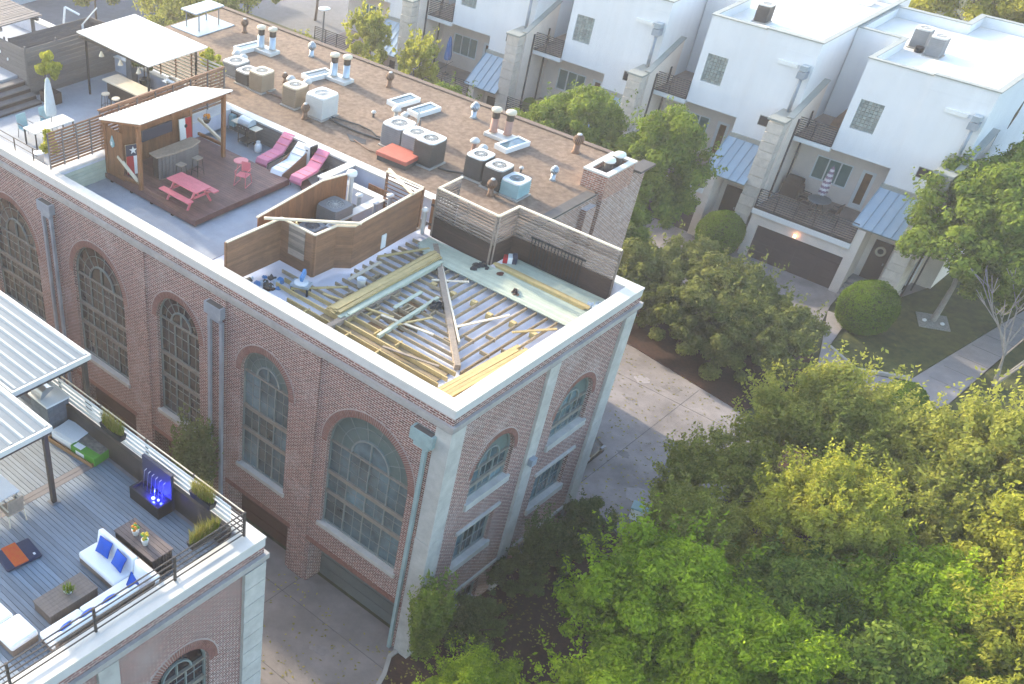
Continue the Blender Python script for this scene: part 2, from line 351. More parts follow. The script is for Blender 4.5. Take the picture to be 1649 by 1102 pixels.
# ================================================================== BRICK BUILDINGS
def PF(y0): return lambda u, z, d: (u, y0 + d, z)      # facade looking to -Y
def PE(x0): return lambda u, z, d: (x0 - d, u, z)      # facade looking to +X
def rectP(mb, P, u0, u1, z0, z1, d=0):
    if u1 - u0 > 1e-4 and z1 - z0 > 1e-4: mb.face(P(u0, z0, d), P(u1, z0, d), P(u1, z1, d), P(u0, z1, d))
def barP(mb, P, u0, u1, z0, z1, d0, d1):
    mb.add([P(u0, z0, d0), P(u1, z0, d0), P(u1, z0, d1), P(u0, z0, d1), P(u0, z1, d0), P(u1, z1, d0), P(u1, z1, d1), P(u0, z1, d1)], MB.BF)
def arcP(mb, P, uc, zc, r0, r1, a0, a1, n, d0, d1):
    for i in range(n):
        a = a0 + (a1 - a0) * i / n; b = a0 + (a1 - a0) * (i + 1) / n
        q = [(r, t) for t in (a, b) for r in (r0, r1)]
        pts = [P(uc + r * math.cos(t), zc + r * math.sin(t), d) for d in (d0, d1) for r, t in ((r0, a), (r1, a), (r1, b), (r0, b))]
        mb.add(pts, MB.BF)
def arcpts(op, n=24):
    x0, x1, zb, zt, arch = op; 
    if not arch: return [(x0, zt), (x1, zt)]
    r = (x1 - x0) / 2; c = (x0 + x1) / 2
    return [(c - r * math.cos(PI * i / n), zt - r + r * math.sin(PI * i / n)) for i in range(n + 1)]
def facade(mb, P, u0, u1, z0, z1, cols, reveal=.28):
    cols = sorted(cols); u = u0
    for a, b, ops in cols:
        rectP(mb, P, u, a, z0, z1); u = b; z = z0
        for op in sorted(ops, key=lambda o: o[2]):
            x0, x1, zb, zt, arch = op
            rectP(mb, P, a, b, z, zb); rectP(mb, P, a, x0, zb, zt); rectP(mb, P, x1, b, zb, zt)
            ap = arcpts(op)
            if arch:
                for p, q in zip(ap, ap[1:]): mb.face(P(*p, 0), P(*q, 0), P(q[0], zt, 0), P(p[0], zt, 0))
            ring = [(x0, zb)] + ap + [(x1, zb)]
            for p, q in zip(ring, ring[1:] + ring[:1]): mb.face(P(*p, 0), P(*q, 0), P(*q, reveal), P(*p, reveal))
            z = zt
        rectP(mb, P, a, b, z, z1)
    rectP(mb, P, u, u1, z0, z1)

def window(bld, P, op, nc, rows, gl='glass_teal', label=None, inner=True, fan=True):
    """frame with its rails and bars; every pane is an object of its own"""
    x0, x1, zb, zt, arch = op; f = MB(); d0, d1 = .16, .26; w = .06
    r = (x1 - x0) / 2; uc = (x0 + x1) / 2; zs = zt - r if arch else zt
    barP(f, P, x0, x1, zb, zb + w, d0, d1); barP(f, P, x0, x0 + w, zb + w, zs, d0, d1); barP(f, P, x1 - w, x1, zb + w, zs, d0, d1)
    if arch: arcP(f, P, uc, zs, r - w, r, 0, PI, 24, d0, d1)
    else: barP(f, P, x0 + w, x1 - w, zt - w, zt, d0, d1)
    panes = []; cw = (x1 - x0 - 2 * w) / nc; z = zb + w; thick = MB()
    tops = [zb + (zs - zb) * t for t in rows]
    for k, zt2 in enumerate(tops):
        heavy = k < len(tops) - 1; hw = .11 if heavy else .04
        for c in range(nc):
            u = x0 + w + c * cw
            if c: barP(f, P, u - .022, u + .022, z, zt2 - hw, d0 + .02, d1)
            panes.append((u + (.03 if c else 0), u + cw - (.03 if c < nc - 1 else 0), z, zt2 - hw))
            mu = 1 if cw < .7 else 2
            for q in range(1, 2): barP(f, P, u + cw / 2 - .009, u + cw / 2 + .009, z, zt2 - hw, d0 + .05, d1 - .02)
            nh = max(1, round((zt2 - z) / .5))
            for q in range(1, nh): zz = z + (zt2 - z) * q / nh; barP(f, P, u + .02, u + cw - .02, zz - .009, zz + .009, d0 + .05, d1 - .02)
        if k < len(tops) - 1 or arch: barP(thick, P, x0 + w, x1 - w, zt2 - hw, zt2 + (.05 if heavy else .02), d0 - .02, d1 - .004)
        z = zt2 + .05
    wo = f.build('window', 'frame_green', bld, label=label)
    for q in range(len(thick.v) // 8): MB().add(thick.v[q * 8:q * 8 + 8], MB.BF).build('rail', 'frame_rail', wo)
    for (a, b, c, d) in panes:
        m = MB(); barP(m, P, a, b, c, d, d1 - .03, d1 - .012); m.build('pane', gl, wo)
    if arch:
        ri = r * (.46 if fan else .5); g2 = MB()
        arcP(g2, P, uc, zs, ri - .03, ri + .03, 0, PI, 16, d0, d1 - .01)
        nsec = 7
        if fan:
            rm = (ri + r) / 2; arcP(g2, P, uc, zs, rm - .01, rm + .01, 0, PI, 20, d0 + .05, d1 - .02)
            for i in range(1, nsec):
                a = PI * i / nsec; c, s_ = math.cos(a), math.sin(a); pr = MB()
                p, q = ((uc + ri * c, zs + ri * s_), (uc + (r - w) * c, zs + (r - w) * s_))
                n_ = (-s_ * .012, c * .012)
                g2.add([P(p[0] + n_[0], p[1] + n_[1], d0 + .05), P(q[0] + n_[0], q[1] + n_[1], d0 + .05), P(q[0] - n_[0], q[1] - n_[1], d0 + .05), P(p[0] - n_[0], p[1] - n_[1], d0 + .05),
                        P(p[0] + n_[0], p[1] + n_[1], d1 - .02), P(q[0] + n_[0], q[1] + n_[1], d1 - .02), P(q[0] - n_[0], q[1] - n_[1], d1 - .02), P(p[0] - n_[0], p[1] - n_[1], d1 - .02)], MB.BF)
        barP(g2, P, uc - .02, uc + .02, zs + .02, zs + ri, d0, d1 - .01)
        g2.build('bar', 'frame_green', wo)
        for i in range(nsec):
            m = MB(); arcP(m, P, uc, zs, ri + .03, r - w, PI * i / nsec, PI * (i + 1) / nsec, 3, d1 - .03, d1 - .012); m.build('pane', 'panel_green' if gl == 'glass_teal' else gl, wo)
        for s in (0, 1):
            m = MB()
            for i in range(6):
                a = PI / 2 * (i / 6 + s); b = PI / 2 * ((i + 1) / 6 + s)
                m.add([P(uc, zs, d1 - .03), P(uc + ri * math.cos(a), zs + ri * math.sin(a), d1 - .03), P(uc + ri * math.cos(b), zs + ri * math.sin(b), d1 - .03)], [(0, 1, 2)])
            m.build('pane', gl, wo)
    return wo
def arch_bricks(bld, P, op, depth=.27):
    x0, x1, zb, zt, arch = op; r = (x1 - x0) / 2; uc = (x0 + x1) / 2; zs = zt - r; m = MB(); n = int(PI * (r + .15) / .082)
    for i in range(n):
        a = PI * (i + .22) / n; b = PI * (i + .78) / n
        arcP(m, P, uc, zs, r, r + depth, a, b, 1, -.025 - random.random() * .008, .05)
    m.build('brick_arch', 'brick_arch', bld, kind='stuff')
    m = MB(); arcP(m, P, uc, zs, r + depth, r + depth + .045, 0, PI, 26, -.014, .05); m.build('arch_hood', 'mortar_pale', bld)
    m = MB(); arcP(m, P, uc, zs, r + .004, r + depth - .004, 0, PI, 24, -.008, .05); m.build('arch_bed', 'mortar_pale', bld)
mat('brick_arch', '#80594f', .9, .3, 12, objvar=.05)
mat('mortar_pale', '#9f918c', .95, .15, 6)
def sill(bld, P, x0, x1, z, m='limestone', h=.16):
    s = MB(); barP(s, P, x0 - .08, x1 + .08, z - h, z + .01, -.1, .2); s.build('sill', m, bld)
def cornice_run(bld, P, u0, u1, m0=0, m1=0):
    """brick frieze, stone band and its fillet; m0/m1 = how far the ends run out"""
    s = MB(); barP(s, P, u0 - m0 * .17, u1 + m1 * .17, 10.98, 11.16, -.17, .02); barP(s, P, u0 - m0 * .1, u1 + m1 * .1, 10.86, 10.975, -.1, .02); s.build('cornice', 'cornice', bld)
    s = MB(); barP(s, P, u0 - m0 * .06, u1 + m1 * .06, 11.163, 11.42, -.06, .02); s.build('frieze', 'brick', bld)
def garage(bld, P, x0, x1, zt, m, label=None, d=.75):
    g = MB(); barP(g, P, x0, x1, 0, zt, d + .03, d + .08); o = g.build('garage_door', m, bld, label=label)
    for k in range(4):
        p = MB(); barP(p, P, x0 + .06, x1 - .06, zt * k / 4 + .012, zt * (k + 1) / 4 - .012, d - .01, d + .025); p.build('panel', m, o)
    s = MB(); barP(s, P, x0, x1, zt - .01, zt + .001, 0, d + .1); barP(s, P, x0 - .001, x0 + .02, 0, zt, .27, d + .1); barP(s, P, x1 - .02, x1 + .001, 0, zt, .27, d + .1); s.build('garage_reveal', 'brick', bld)

bld = thing('brick_building', 'long red brick building with arched windows and white coping, roof terraces on top', 'building')
F = PF(0); E_ = PE(0)
wins = [(-4.86, -1.18, 3.65, 9.4, True), (-9.33, -6.82, 3.75, 9.48, True), (-14.2, -11.66, 3.65, 9.48, True), (-19.75, -16.3, 3.75, 9.5, True), (-26.15, -22.46, 3.7, 9.3, True)]
gars = [(-5.25, -.75, 0, 2.25, False), (-9.9, -6.45, 0, 2.2, False), (-14.7, -11.2, 0, 2.2, False), (-20.1, -16.0, 0, 2.2, False), (-26.4, -22.2, 0, 2.2, False)]
m = MB(); facade(m, F, -44, 0, 0, 11.2, [(min(a[0], b[0]) - .1, max(a[1], b[1]) + .1, [a, b]) for a, b in zip(wins, gars)])
m.build('front_wall', 'brick', bld)
ew = [(1.8, 4.1, 6.75, 9.08, True), (6.5, 8.8, 6.75, 9.08, True)]; lw = [(1.75, 3.9, 3.62, 5.35, False), (6.4, 8.6, 3.62, 5.35, False)]; gw = [(2.0, 4.1, .35, 1.5, False), (6.4, 8.4, .35, 1.5, False)]
m = MB(); facade(m, E_, 0, 10.2, 0, 11.2, [(1.6, 4.3, [ew[0], lw[0], gw[0]]), (6.3, 9.0, [ew[1], lw[1], gw[1]])]); m.build('end_wall', 'brick', bld)
m = MB(); m.face((0, 10.2, 0), (0, 10.2, 11.2), (-6, 10.2, 11.2), (-6, 10.2, 0)); m.face((-44, 0, 0), (-44, 10.2, 0), (-44, 10.2, 11.2), (-44, 0, 11.2)); m.face((-31.6, 19.6, 0), (-5.4, 19.6, 0), (-5.4, 19.6, 11.09), (-31.6, 19.6, 11.09)); m.face((-31.6, 10.2, 0), (-31.6, 19.6, 0), (-31.6, 19.6, 11.09), (-31.6, 10.2, 11.09)); m.face((-44, 10.2, 0), (-31.6, 10.2, 0), (-31.6, 10.2, 11.2), (-44, 10.2, 11.2)); m.build('rear_wall', 'brick_pale', bld)
for i, op in enumerate(wins):
    wide = op[1] - op[0] > 3
    gl = 'glass_teal' if i < 2 else 'glass_dark'
    window(bld, F, op, 4 if wide else 3, (.40, .64, 1.0), gl, label='arched window with reflections painted into its teal panes' if i < 2 else 'dark arched window')
    arch_bricks(bld, F, op); sill(bld, F, op[0], op[1], op[2], 'limestone')
for i, op in enumerate(ew):
    window(bld, E_, op, 3, (.45, 1), 'glass_teal', fan=False); arch_bricks(bld, E_, op, .2); sill(bld, E_, op[0], op[1], op[2], h=.28)
for op in lw:
    window(bld, E_, op, 3, (1,), 'glass_teal'); sill(bld, E_, op[0], op[1], op[2], h=.26)
    s = MB(); barP(s, E_, op[0] - .15, op[1] + .2, op[3], op[3] + .13, -.09, .1); s.build('lintel', 'limestone', bld)
for op in gw:
    window(bld, E_, op, 3, (1,), 'glass_dark'); sill(bld, E_, op[0], op[1], op[2], h=.2)
for a, b in ((.66, 5.04), (5.66, 9.5)):
    s = MB(); barP(s, E_, a, b, 1.75, 1.9, -.07, .05); s.build('water_table', 'limestone', bld)
for i, g in enumerate(gars): garage(bld, F, g[0], g[1], g[3], 'garage_grey' if i == 0 else 'garage_red')
for g in gars:   # soldier course over each garage
    s = MB(); n = int((g[1] - g[0] + .4) / .082)
    for k in range(n):
        u = g[0] - .2 + k * .082; barP(s, F, u + .006, u + .072, g[3] + .012, g[3] + .24, -.02 - random.random() * .006, .05)
    s.build('soldier_course', 'brick_arch', bld, kind='stuff')
def pilaster(bld, P, u0, u1, corner=None):
    s = MB(); z = 0; k = 0
    hs = [1.9, 4.15, 4.8]
    for h in hs:
        t = .13 if k == 0 else (.12 if k == 1 else .11)
        barP(s, P, u0, u1, z + .006, z + h - .006, -t, .03); z += h; k += 1
    s.build('pilaster', 'limestone', bld)
# the corner pilaster wraps both faces
s = MB(); s.box(-.5, .12, -.12, .64, 0, 6.05); s.build('pilaster', 'limestone', bld)
s = MB(); s.box(-.49, .11, -.11, .63, 6.06, 10.855); s.build('pilaster', 'limestone', bld)
pilaster(bld, E_, 5.05, 5.65); pilaster(bld, E_, 9.55, 10.22)
for x in (-5.85, -10.55, -15.2, -21.1, -27.5):
    s = MB(); s.box(x - .42, x + .42, -.05, .02, 0, 10.855); s.build('brick_pier', 'brick', bld)
cornice_run(bld, F, -44, 0, 0, 1); cornice_run(bld, E_, 0, 10.2, 0, 1)
# copings
co = MB(); co.box(-44, .09, -.09, .4, 11.70, 11.755); co.build('coping', 'coping', bld)
co = MB(); co.box(-.4, .09, .403, 10.27, 11.70, 11.755); co.build('coping', 'coping', bld)
co = MB(); co.box(-1.1, -.403, 9.85, 10.27, 11.70, 11.755); co.build('coping', 'coping', bld)
fl = MB(); fl.box(-44, .075, -.075, .0, 11.425, 11.697); fl.box(.0, .075, .003, 10.25, 11.425, 11.697); fl.build('flashing', 'flashing', bld)
pp = MB(); pp.box(-44, -.01, .003, .34, 10.7, 11.697); pp.box(-.34, -.003, .343, 10.22, 10.7, 11.697); pp.box(-1.1, -.343, 9.9, 10.2, 10.7, 11.697); pp.build('parapet', 'membrane', bld)
# terrace floors
fl = MB(); fl.box(-12.6, -.3, .3, 10.0, 10.6, 10.78); fl.build('construction_roof', 'roof_white', bld)
fl = MB(); fl.box(-12.4, -8.9, 4.9, 9.8, 10.783, 10.8); fl.build('dark_floor_sheet', 'floor_grey', bld)  # dark grey sheet added over the white enclosure floor to tone it down
fl = MB(); fl.box(-20.9, -12.603, .3, 10.0, 10.6, 10.8); fl.build('picnic_terrace_floor', 'terrace_floor', bld)
fl = MB(); fl.box(-44, -20.903, .3, 10.0, 10.6, 11.05); fl.build('far_terrace_floor', 'terrace_floor', bld)
# party walls between terraces
pw = MB(); pw.box(-21.42, -20.6, .405, 10, 11.053, 11.72); pw.build('party_wall', 'membrane', bld)
pw = MB(); pw.box(-21.45, -20.55, .405, 9.8, 11.723, 11.77); pw.build('wall_cap', 'flashing', bld)
for k in range(5): piece('siding_board', (-20.585, 1.65, 10.88 + k * .165), (.025, 2.5, .155), 'wood_treated', bld)
pw = MB(); pw.box(-44, -8.0, 9.9, 10.2, 10.8, 11.7); pw.build('back_parapet', 'membrane', bld)
pw = MB(); pw.box(-44, -8.0, 9.83, 10.26, 11.703, 11.76); pw.build('coping', 'coping', bld)
for k in range(5): piece('siding_board', (-17.0, 9.885, 10.9 + k * .165), (7.4, .025, .155), 'wood_slate', bld)
pw = MB(); pw.box(-13.35, -13.1, 8.05, 9.83, 10.8, 11.7); pw.build('divider_wall', 'membrane', bld)
pw = MB(); pw.box(-13.42, -13.03, 7.98, 9.827, 11.703, 11.75); pw.build('wall_cap', 'coping', bld)
pw = MB(); pw.box(-12.9, -10.6, 8.75, 9.0, 10.782, 11.45); pw.box(-10.85, -10.6, 6.4, 8.747, 10.782, 11.45); pw.build('roof_curb', 'membrane', bld)
pw = MB(); pw.box(-12.95, -10.5, 8.7, 9.05, 11.453, 11.5); pw.box(-10.9, -10.5, 6.35, 8.697, 11.453, 11.5); pw.build('curb_cap', 'coping', bld)
# downpipes and scuppers on the front
def scupper(x, pipes, m):
    s = MB(); s.box(x - .45, x + .45, -.3, -.01, 10.05, 10.5); s.box(x - .3, x + .3, -.24, -.01, 9.85, 10.05); o = s.build('scupper_box', m, bld)
    s = MB(); s.box(x - .36, x + .36, -.26, -.05, 10.5, 10.515); s.build('scupper_mouth', 'tar', o)
    for px in pipes:
        s = MB(); s.box(px - .07, px + .07, -.2, -.065, 9.3, 9.85); s.box(px - .065, px + .065, -.19, -.06, 0, 9.3); s.build('downpipe', m, bld)
scupper(-.85, [-.72], 'pipe_teal'); scupper(-10.6, [-10.9, -10.25], 'pipe_grey'); scupper(-21.1, [-21.4, -20.85], 'pipe_grey')
s = MB(); s.box(.12, .3, 5.2, 5.5, 6.6, 6.9); s.build('wall_lamp', 'pipe_grey', bld)

# rear wing with the brown roof
ZR = 11.3
rf = MB(); rf.box(-31.6, -5.5, 10.263, 19.6, 11.1, ZR); rf.build('brown_roof', 'roof_brown', bld)
rf = MB(); rf.box(-31.7, -5.4, 19.4, 19.66, ZR + .003, ZR + .07); rf.build('roof_edge', 'roof_edge', bld)
rf = MB(); rf.box(-31.6, -8.0, 10.265, 10.75, ZR + .003, ZR + .05); rf.build('roof_edge', 'roof_edge', bld)
rw = MB(); ops = [(13.0, 13.3, 4, 9, False), (17.2, 17.6, 6.5, 9.3, False)]
facade(rw, PE(-5.4), 10.2, 19.6, 0, 11.28, [(17.0, 17.8, [ops[1]])]); rw.build('rear_end_wall', 'brick_pale', bld)
s = MB(); barP(s, PE(-5.4), 17.2, 17.6, 6.5, 9.3, .2, .25); s.build('slit_window', 'glass_dark', bld)
s = MB(); s.box(-5.397, -5.12, 14.9, 15.6, 0, 11.0); s.build('brick_pier', 'brick_pale', bld)
rf = MB(); rf.box(-5.75, -5.3, 10.7, 15.7, ZR + .003, ZR + .09); rf.build('roof_flashing', 'tar', bld)
rf = MB(); rf.box(-5.75, -5.15, 18.75, 19.9, ZR + .003, ZR + .09); rf.build('roof_flashing', 'tar', bld)
ch = MB(); x0, x1, y0, y1, zt = -6.3, -5.2, 16.05, 18.1, 12.0
ch.box(x0, x1, y0, y0 + .18, 11.0, zt); ch.box(x0, x1, y1 - .18, y1, 11.0, zt); ch.box(x0, x0 + .18, y0 + .18, y1 - .18, 11.0, zt); ch.box(x1 - .18, x1, y0 + .18, y1 - .18, 11.0, zt)
cho = ch.build('chimney', 'brick_warm', bld)
ch = MB(); ch.box(x1 - .25, x1 + .02, y0, y1, 2, 11.0); ch.build('chimney_breast', 'brick_pale', bld)
ch = MB(); ch.box(x0 - .03, x0 + .2, y0 - .03, y1 + .03, zt + .002, zt + .07); ch.box(x1 - .2, x1 + .05, y0 - .03, y1 + .03, zt + .002, zt + .07); ch.box(x0 + .2, x1 - .2, y0 - .03, y0 + .2, zt + .002, zt + .07); ch.box(x0 + .2, x1 - .2, y1 - .2, y1 + .03, zt + .002, zt + .07); ch.build('rim', 'coping', cho)
ch = MB(); ch.box(x0 + .18, x1 - .18, y0 + .18, y1 - .18, 11.7, 11.82); ch.build('cap', 'tar', cho)
for y in (16.95, 17.7):
    ch = MB(); ch.lathe((-5.75, y, 11.82), [(.17, 0), (.17, .4)]); ch.build('flue', 'tar', cho)
    ch = MB(); ch.lathe((-5.75, y, 12.2), [(.23, 0), (.25, .04), (.22, .12), (.1, .17)]); ch.build('flue_cap', 'white_plastic', cho, smooth=True)

# ------------------------------------------------------------------ the nearer building
nb = thing('brick_building', 'nearest red brick building with roof deck, bottom left corner', 'building')
m = MB(); opn = (-12.0, -9.95, 6.7, 9.2, True); opm = (-12.1, -9.9, 3.6, 5.3, False); op2 = (-16.6, -14.4, 6.7, 9.2, True)
facade(m, E_, -26, -8.1, 0, 11.2, [(-12.3, -9.8, [opn, opm]), (-16.9, -14.2, [op2])]); m.build('end_wall', 'brick', nb)
m = MB(); m.face((0, -8.1, 0), (-44, -8.1, 0), (-44, -8.1, 11.2), (0, -8.1, 11.2)); m.build('alley_wall', 'brick', nb)
for op in (opn, op2):
    window(nb, E_, op, 3, (.45, 1), 'glass_dark', fan=False); arch_bricks(nb, E_, op, .3); sill(nb, E_, op[0], op[1], op[2])
window(nb, E_, opm, 3, (1,), 'glass_dark')
s = MB()
for k in range(14):
    s.box(-.55 - .004 * (k % 2), .11 + .008 * (k % 2), -8.76, -7.985 - .004 * (k % 2), 6.15 + k * .335, 6.15 + (k + 1) * .335 - .012)
s.build('pilaster', 'limestone', nb, kind='stuff')
s = MB(); s.box(-.56, .12, -8.77, -7.98, 0, 6.135); s.build('pilaster', 'limestone', nb)
s = MB(); barP(s, E_, -13.66, -13.03, 0, 10.855, -.11, .03); s.build('pilaster', 'limestone', nb)
cornice_run(nb, E_, -26, -8.1, 0, 1)
s = MB(); s.box(-44, -.02, -8.08, -7.93, 10.98, 11.16); s.build('cornice', 'cornice', nb)
co = MB(); co.box(-.55, .09, -26, -8.0, 11.70, 11.755); co.build('coping', 'coping', nb)
co = MB(); co.box(-44, -.553, -8.5, -8.0, 11.70, 11.755); co.build('coping', 'coping', nb)
fl = MB(); fl.box(.0, .075, -26, -8.02, 11.425, 11.697); fl.box(-44, -.003, -8.09, -8.02, 11.425, 11.697); fl.build('flashing', 'flashing', nb)
pp = MB(); pp.box(-.5, -.003, -26, -8.1, 10.7, 11.697); pp.box(-44, -.503, -8.45, -8.103, 10.7, 11.697); pp.build('parapet', 'membrane', nb)
fl = MB(); fl.box(-44, -.5, -26, -8.4, 10.6, 10.9); fl.build('terrace_base', 'tar', nb)
s = MB(); s.lathe((-.1, -7.96, 10.35), [(.03, 0), (.1, .1), (.07, .2), (.13, .35), (.13, .45)], 12); s.build('bracket', 'limestone', nb)
# roof deck: one object for each board, laid along X between border strips
y = -25.9; k = 0
dk = MB(); dk.box(-44, -.55, -25.95, -8.5, 10.903, 10.99); dko = dk.build('deck', 'tar', nb)
while y < -8.75:
    if y > -16.6:
        for (a, b) in ((-5.85, -.72), (-13.6, -6.2)):
            piece('deck_board', ((a + b) / 2, y + .07, 11.02), (b - a, .128, .05), 'deck_grey', dko)
    y += .142
for x0_, x1_ in ((-6.19, -6.03), (-6.02, -5.86)): piece('deck_board', ((x0_ + x1_) / 2, -12.7, 11.021), (.155, 8.0, .05), 'deck_border', dko)
piece('deck_board', (-.635, -12.6, 11.021), (.15, 8.0, .05), 'deck_border', dko)
piece('deck_board', (-6.8, -8.63, 11.021), (12.2, .2, .05), 'deck_border', dko)
# ================================================================== WHITE TOWNHOUSES
def rail_run(parent, a, b, z0, h, n, m='bronze_metal', posts=5, r=.025, name='rail'):
    a = Vector((*a, 0)); b = Vector((*b, 0))
    for k in range(n):
        z = z0 + h * (k + 1) / n; q = MB(); q.tube((a.x, a.y, z), (b.x, b.y, z), r, n=6); q.build(name, m, parent)
    for k in range(posts):
        p = a.lerp(b, k / (posts - 1)); q = MB(); q.beam((p.x, p.y, z0), (p.x, p.y, z0 + h), .05, .05); q.build('post', m, parent)
def townhouse(dx, label, detail=2):
    t = thing('townhouse', label, 'house', (dx, 0, 0))
    W = PF(41.2); T = 'stucco_white'
    # lower beige wall with window and glazed door
    m = MB(); facade(m, W, -7.0, -1.41, 2.9, 6.25, [(-5.75, -3.6, [(-5.7, -3.65, 3.75, 5.1, False)]), (-3.25, -2.35, [(-3.15, -2.4, 2.95, 5.1, False)])], .15)
    m.build('wall', 'stucco_beige', t)
    g = MB(); P = W
    barP(g, P, -5.7, -3.65, 3.75, 3.83, .02, .1); barP(g, P, -5.7, -3.65, 5.02, 5.1, .02, .1)
    for u in (-5.7, -5.02, -4.34, -3.72): barP(g, P, u, u + .07, 3.83, 5.02, .02, .1)
    wo = g.build('window', 'white_plastic', t)
    for k, gm in enumerate(('glass_house', 'glass_house', 'glass_house')):
        q = MB(); barP(q, P, -5.63 + k * .68, -5.02 + k * .68, 3.83, 5.02, .07, .09); q.build('pane', gm, wo)
    g = MB(); barP(g, P, -3.15, -2.98, 2.95, 5.1, .02, .1); barP(g, P, -2.57, -2.4, 2.95, 5.1, .02, .1); barP(g, P, -2.98, -2.57, 2.95, 3.2, .02, .1); barP(g, P, -2.98, -2.57, 4.95, 5.1, .02, .1)
    do = g.build('door', 'white_plastic', t); q = MB(); barP(q, P, -2.98, -2.57, 3.2, 4.95, .06, .08); q.build('pane', 'glass_warm', do)
    # upper block, overhanging the balcony wall, with the glass block window
    m = MB(); A = PF(39.3)
    facade(m, A, -4.62, -1.41, 6.35, 10.497, [(-4.4, -2.7, [(-4.18, -2.97, 7.65, 9.16, False)])], .12)
    m.face((-4.62, 39.3, 6.35), (-4.62, 48.3, 6.35), (-4.62, 48.3, 10.497), (-4.62, 39.3, 10.497)); m.face((-4.62, 39.3, 6.35), (-1.4, 39.3, 6.35), (-1.4, 41.25, 6.35), (-4.62, 41.25, 6.35))
    m.build('upper_block', T, t)
    gb = MB(); barP(gb, A, -4.19, -2.96, 7.64, 9.17, .1, .13); go = gb.build('glass_block_window', 'trim_grey', t)
    for i in range(6):
        for j in range(8):
            piece('glass_block', (-4.18 + (i + .5) * 1.21 / 6, 39.385, 7.65 + (j + .5) * 1.51 / 8), (.16, .06, .155), 'glass_block', go)
    # forward block and one roof behind a thin parapet
    m = MB(); m.box(-1.41, 1.6, 39.2, 41.0, 4.3, 10.497); m.box(-1.41, 1.6, 41.003, 50.2, 0, 10.497); m.box(-6.95, -1.413, 43.3, 48.3, 0, 10.497); m.box(-4.6, -1.413, 39.55, 43.297, 6.4, 10.497); m.build('forward_block', T, t)
    m = MB(); m.prism([(-4.45, 39.5), (1.42, 39.5), (1.42, 50.0), (-3.0, 50.0), (-3.0, 48.1), (-6.8, 48.1), (-6.8, 43.45), (-4.45, 43.45)], 10.505, 10.6); m.build('roof', 'white_roof', t)
    m = MB()
    for q in ((-4.62, -1.412, 39.3, 39.48), (-4.62, -4.45, 39.48, 43.3), (-6.97, -4.45, 43.3, 43.46), (-6.97, -6.82, 43.46, 48.3), (-6.82, -3.2, 48.13, 48.3), (-3.2, -3.02, 48.13, 50.2), (-3.02, 1.6, 50.03, 50.2)): m.box(*q, 10.5, 11.1)
    m.box(-1.41, 1.6, 39.2, 39.42, 10.5, 11.18); m.box(1.42, 1.6, 39.42, 50.03, 10.5, 11.18); m.build('parapet', T, t)
    m = MB()
    for q in ((-4.68, -1.47, 39.24, 39.52), (-4.68, -4.41, 39.523, 43.24), (-7.0, -4.41, 43.243, 43.52), (-7.0, -6.78, 43.523, 48.06), (-7.0, -3.3, 48.063, 48.36), (-3.297, -2.98, 48.063, 50.0), (-3.297, 1.38, 50.003, 50.26)): m.box(*q, 11.103, 11.15)
    m.build('parapet_cap', 'trim_grey', t)
    m = MB(); m.box(-1.46, 1.66, 39.14, 39.46, 11.183, 11.24); m.box(1.38, 1.66, 39.463, 50.26, 11.183, 11.24); m.build('parapet_cap', 'trim_grey', t)
    # recessed upper terrace with its railing
    m = MB(); m.box(-7.0, -4.63, 39.2, 43.3, 6.2, 6.42); m.build('terrace_slab', 'white_plastic', t)
    m = MB(); m.box(-6.95, -4.64, 39.4, 43.28, 6.423, 6.44); m.build('terrace_floor', 'terrace_wood', t)
    rl = MB(); rl.beam((-6.9, 39.28, 6.46), (-4.65, 39.28, 6.46), .05, .06); ro = rl.build('railing', 'bronze_metal', t); rail_run(ro, (-6.9, 39.28), (-4.65, 39.28), 6.45, 1.0, 9, posts=3)
    # garage block, balcony slab and its railing
    m = MB(); facade(m, PF(37.35), -6.6, -1.15, 0, 2.6, [(-6.3, -1.17, [(-6.1, -1.2, 0, 2.0, False)])], .2); m.face((-6.6, 37.35, 0), (-6.6, 41.2, 0), (-6.6, 41.2, 2.6), (-6.6, 37.35, 2.6)); m.build('garage_wall', 'stucco_beige', t)
    gd = MB(); gd.box(-6.1, -1.2, 37.5, 37.55, 0, 2.0); gdo = gd.build('garage_door', 'garage_brown', t)
    for k in range(4):
        for j in range(4): piece('panel', (-6.1 + 4.9 * (j + .5) / 4, 37.49, 2.0 * (k + .5) / 4), (1.19, .03, .47), 'garage_brown', gdo)
    m = MB(); m.box(-6.65, -1.1, 37.2, 41.2, 2.6, 2.88); m.build('balcony_slab', 'white_plastic', t)
    m = MB(); m.box(-6.6, -1.15, 37.45, 41.2, 2.883, 2.9); m.build('balcony_floor', 'terrace_wood', t)
    rl = MB(); rl.beam((-6.6, 37.28, 2.93), (-1.15, 37.28, 2.93), .06, .09); ro = rl.build('railing', 'bronze_metal', t); rail_run(ro, (-6.6, 37.28), (-1.15, 37.28), 2.9, 1.1, 9, posts=6)
    ly = MB(); ly.box(-4.0, -3.85, 37.16, 37.2, 2.15, 2.3); ly.build('garage_lamp', 'lamp_warm', t)
    # wing wall, entry, canopy
    m = MB(); m.prism([(-1.15, 37.3), (-.68, 37.3), (-.68, 41.2), (-1.15, 41.2)], 0, 3.75); m.build('wing_wall', 'stucco_beige', t)
    m = MB(); m.box(-.68, 1.0, 38.6, 38.75, .75, 4.4); m.build('entry_wall', 'stucco_beige', t)
    d_ = MB(); d_.box(-.35, .6, 38.52, 38.58, .8, 3.0); do = d_.build('door', 'door_brown', t); d_ = MB(); d_.lathe((.5, 38.48, 1.8), [(.03, 0), (.03, .12)], 8); d_.build('handle', 'steel', do)
    for k in range(4): piece('step', (.15, 37.1 + k * .32, .1 + k * .2), (1.6, .34, .2), 'concrete_path', t)
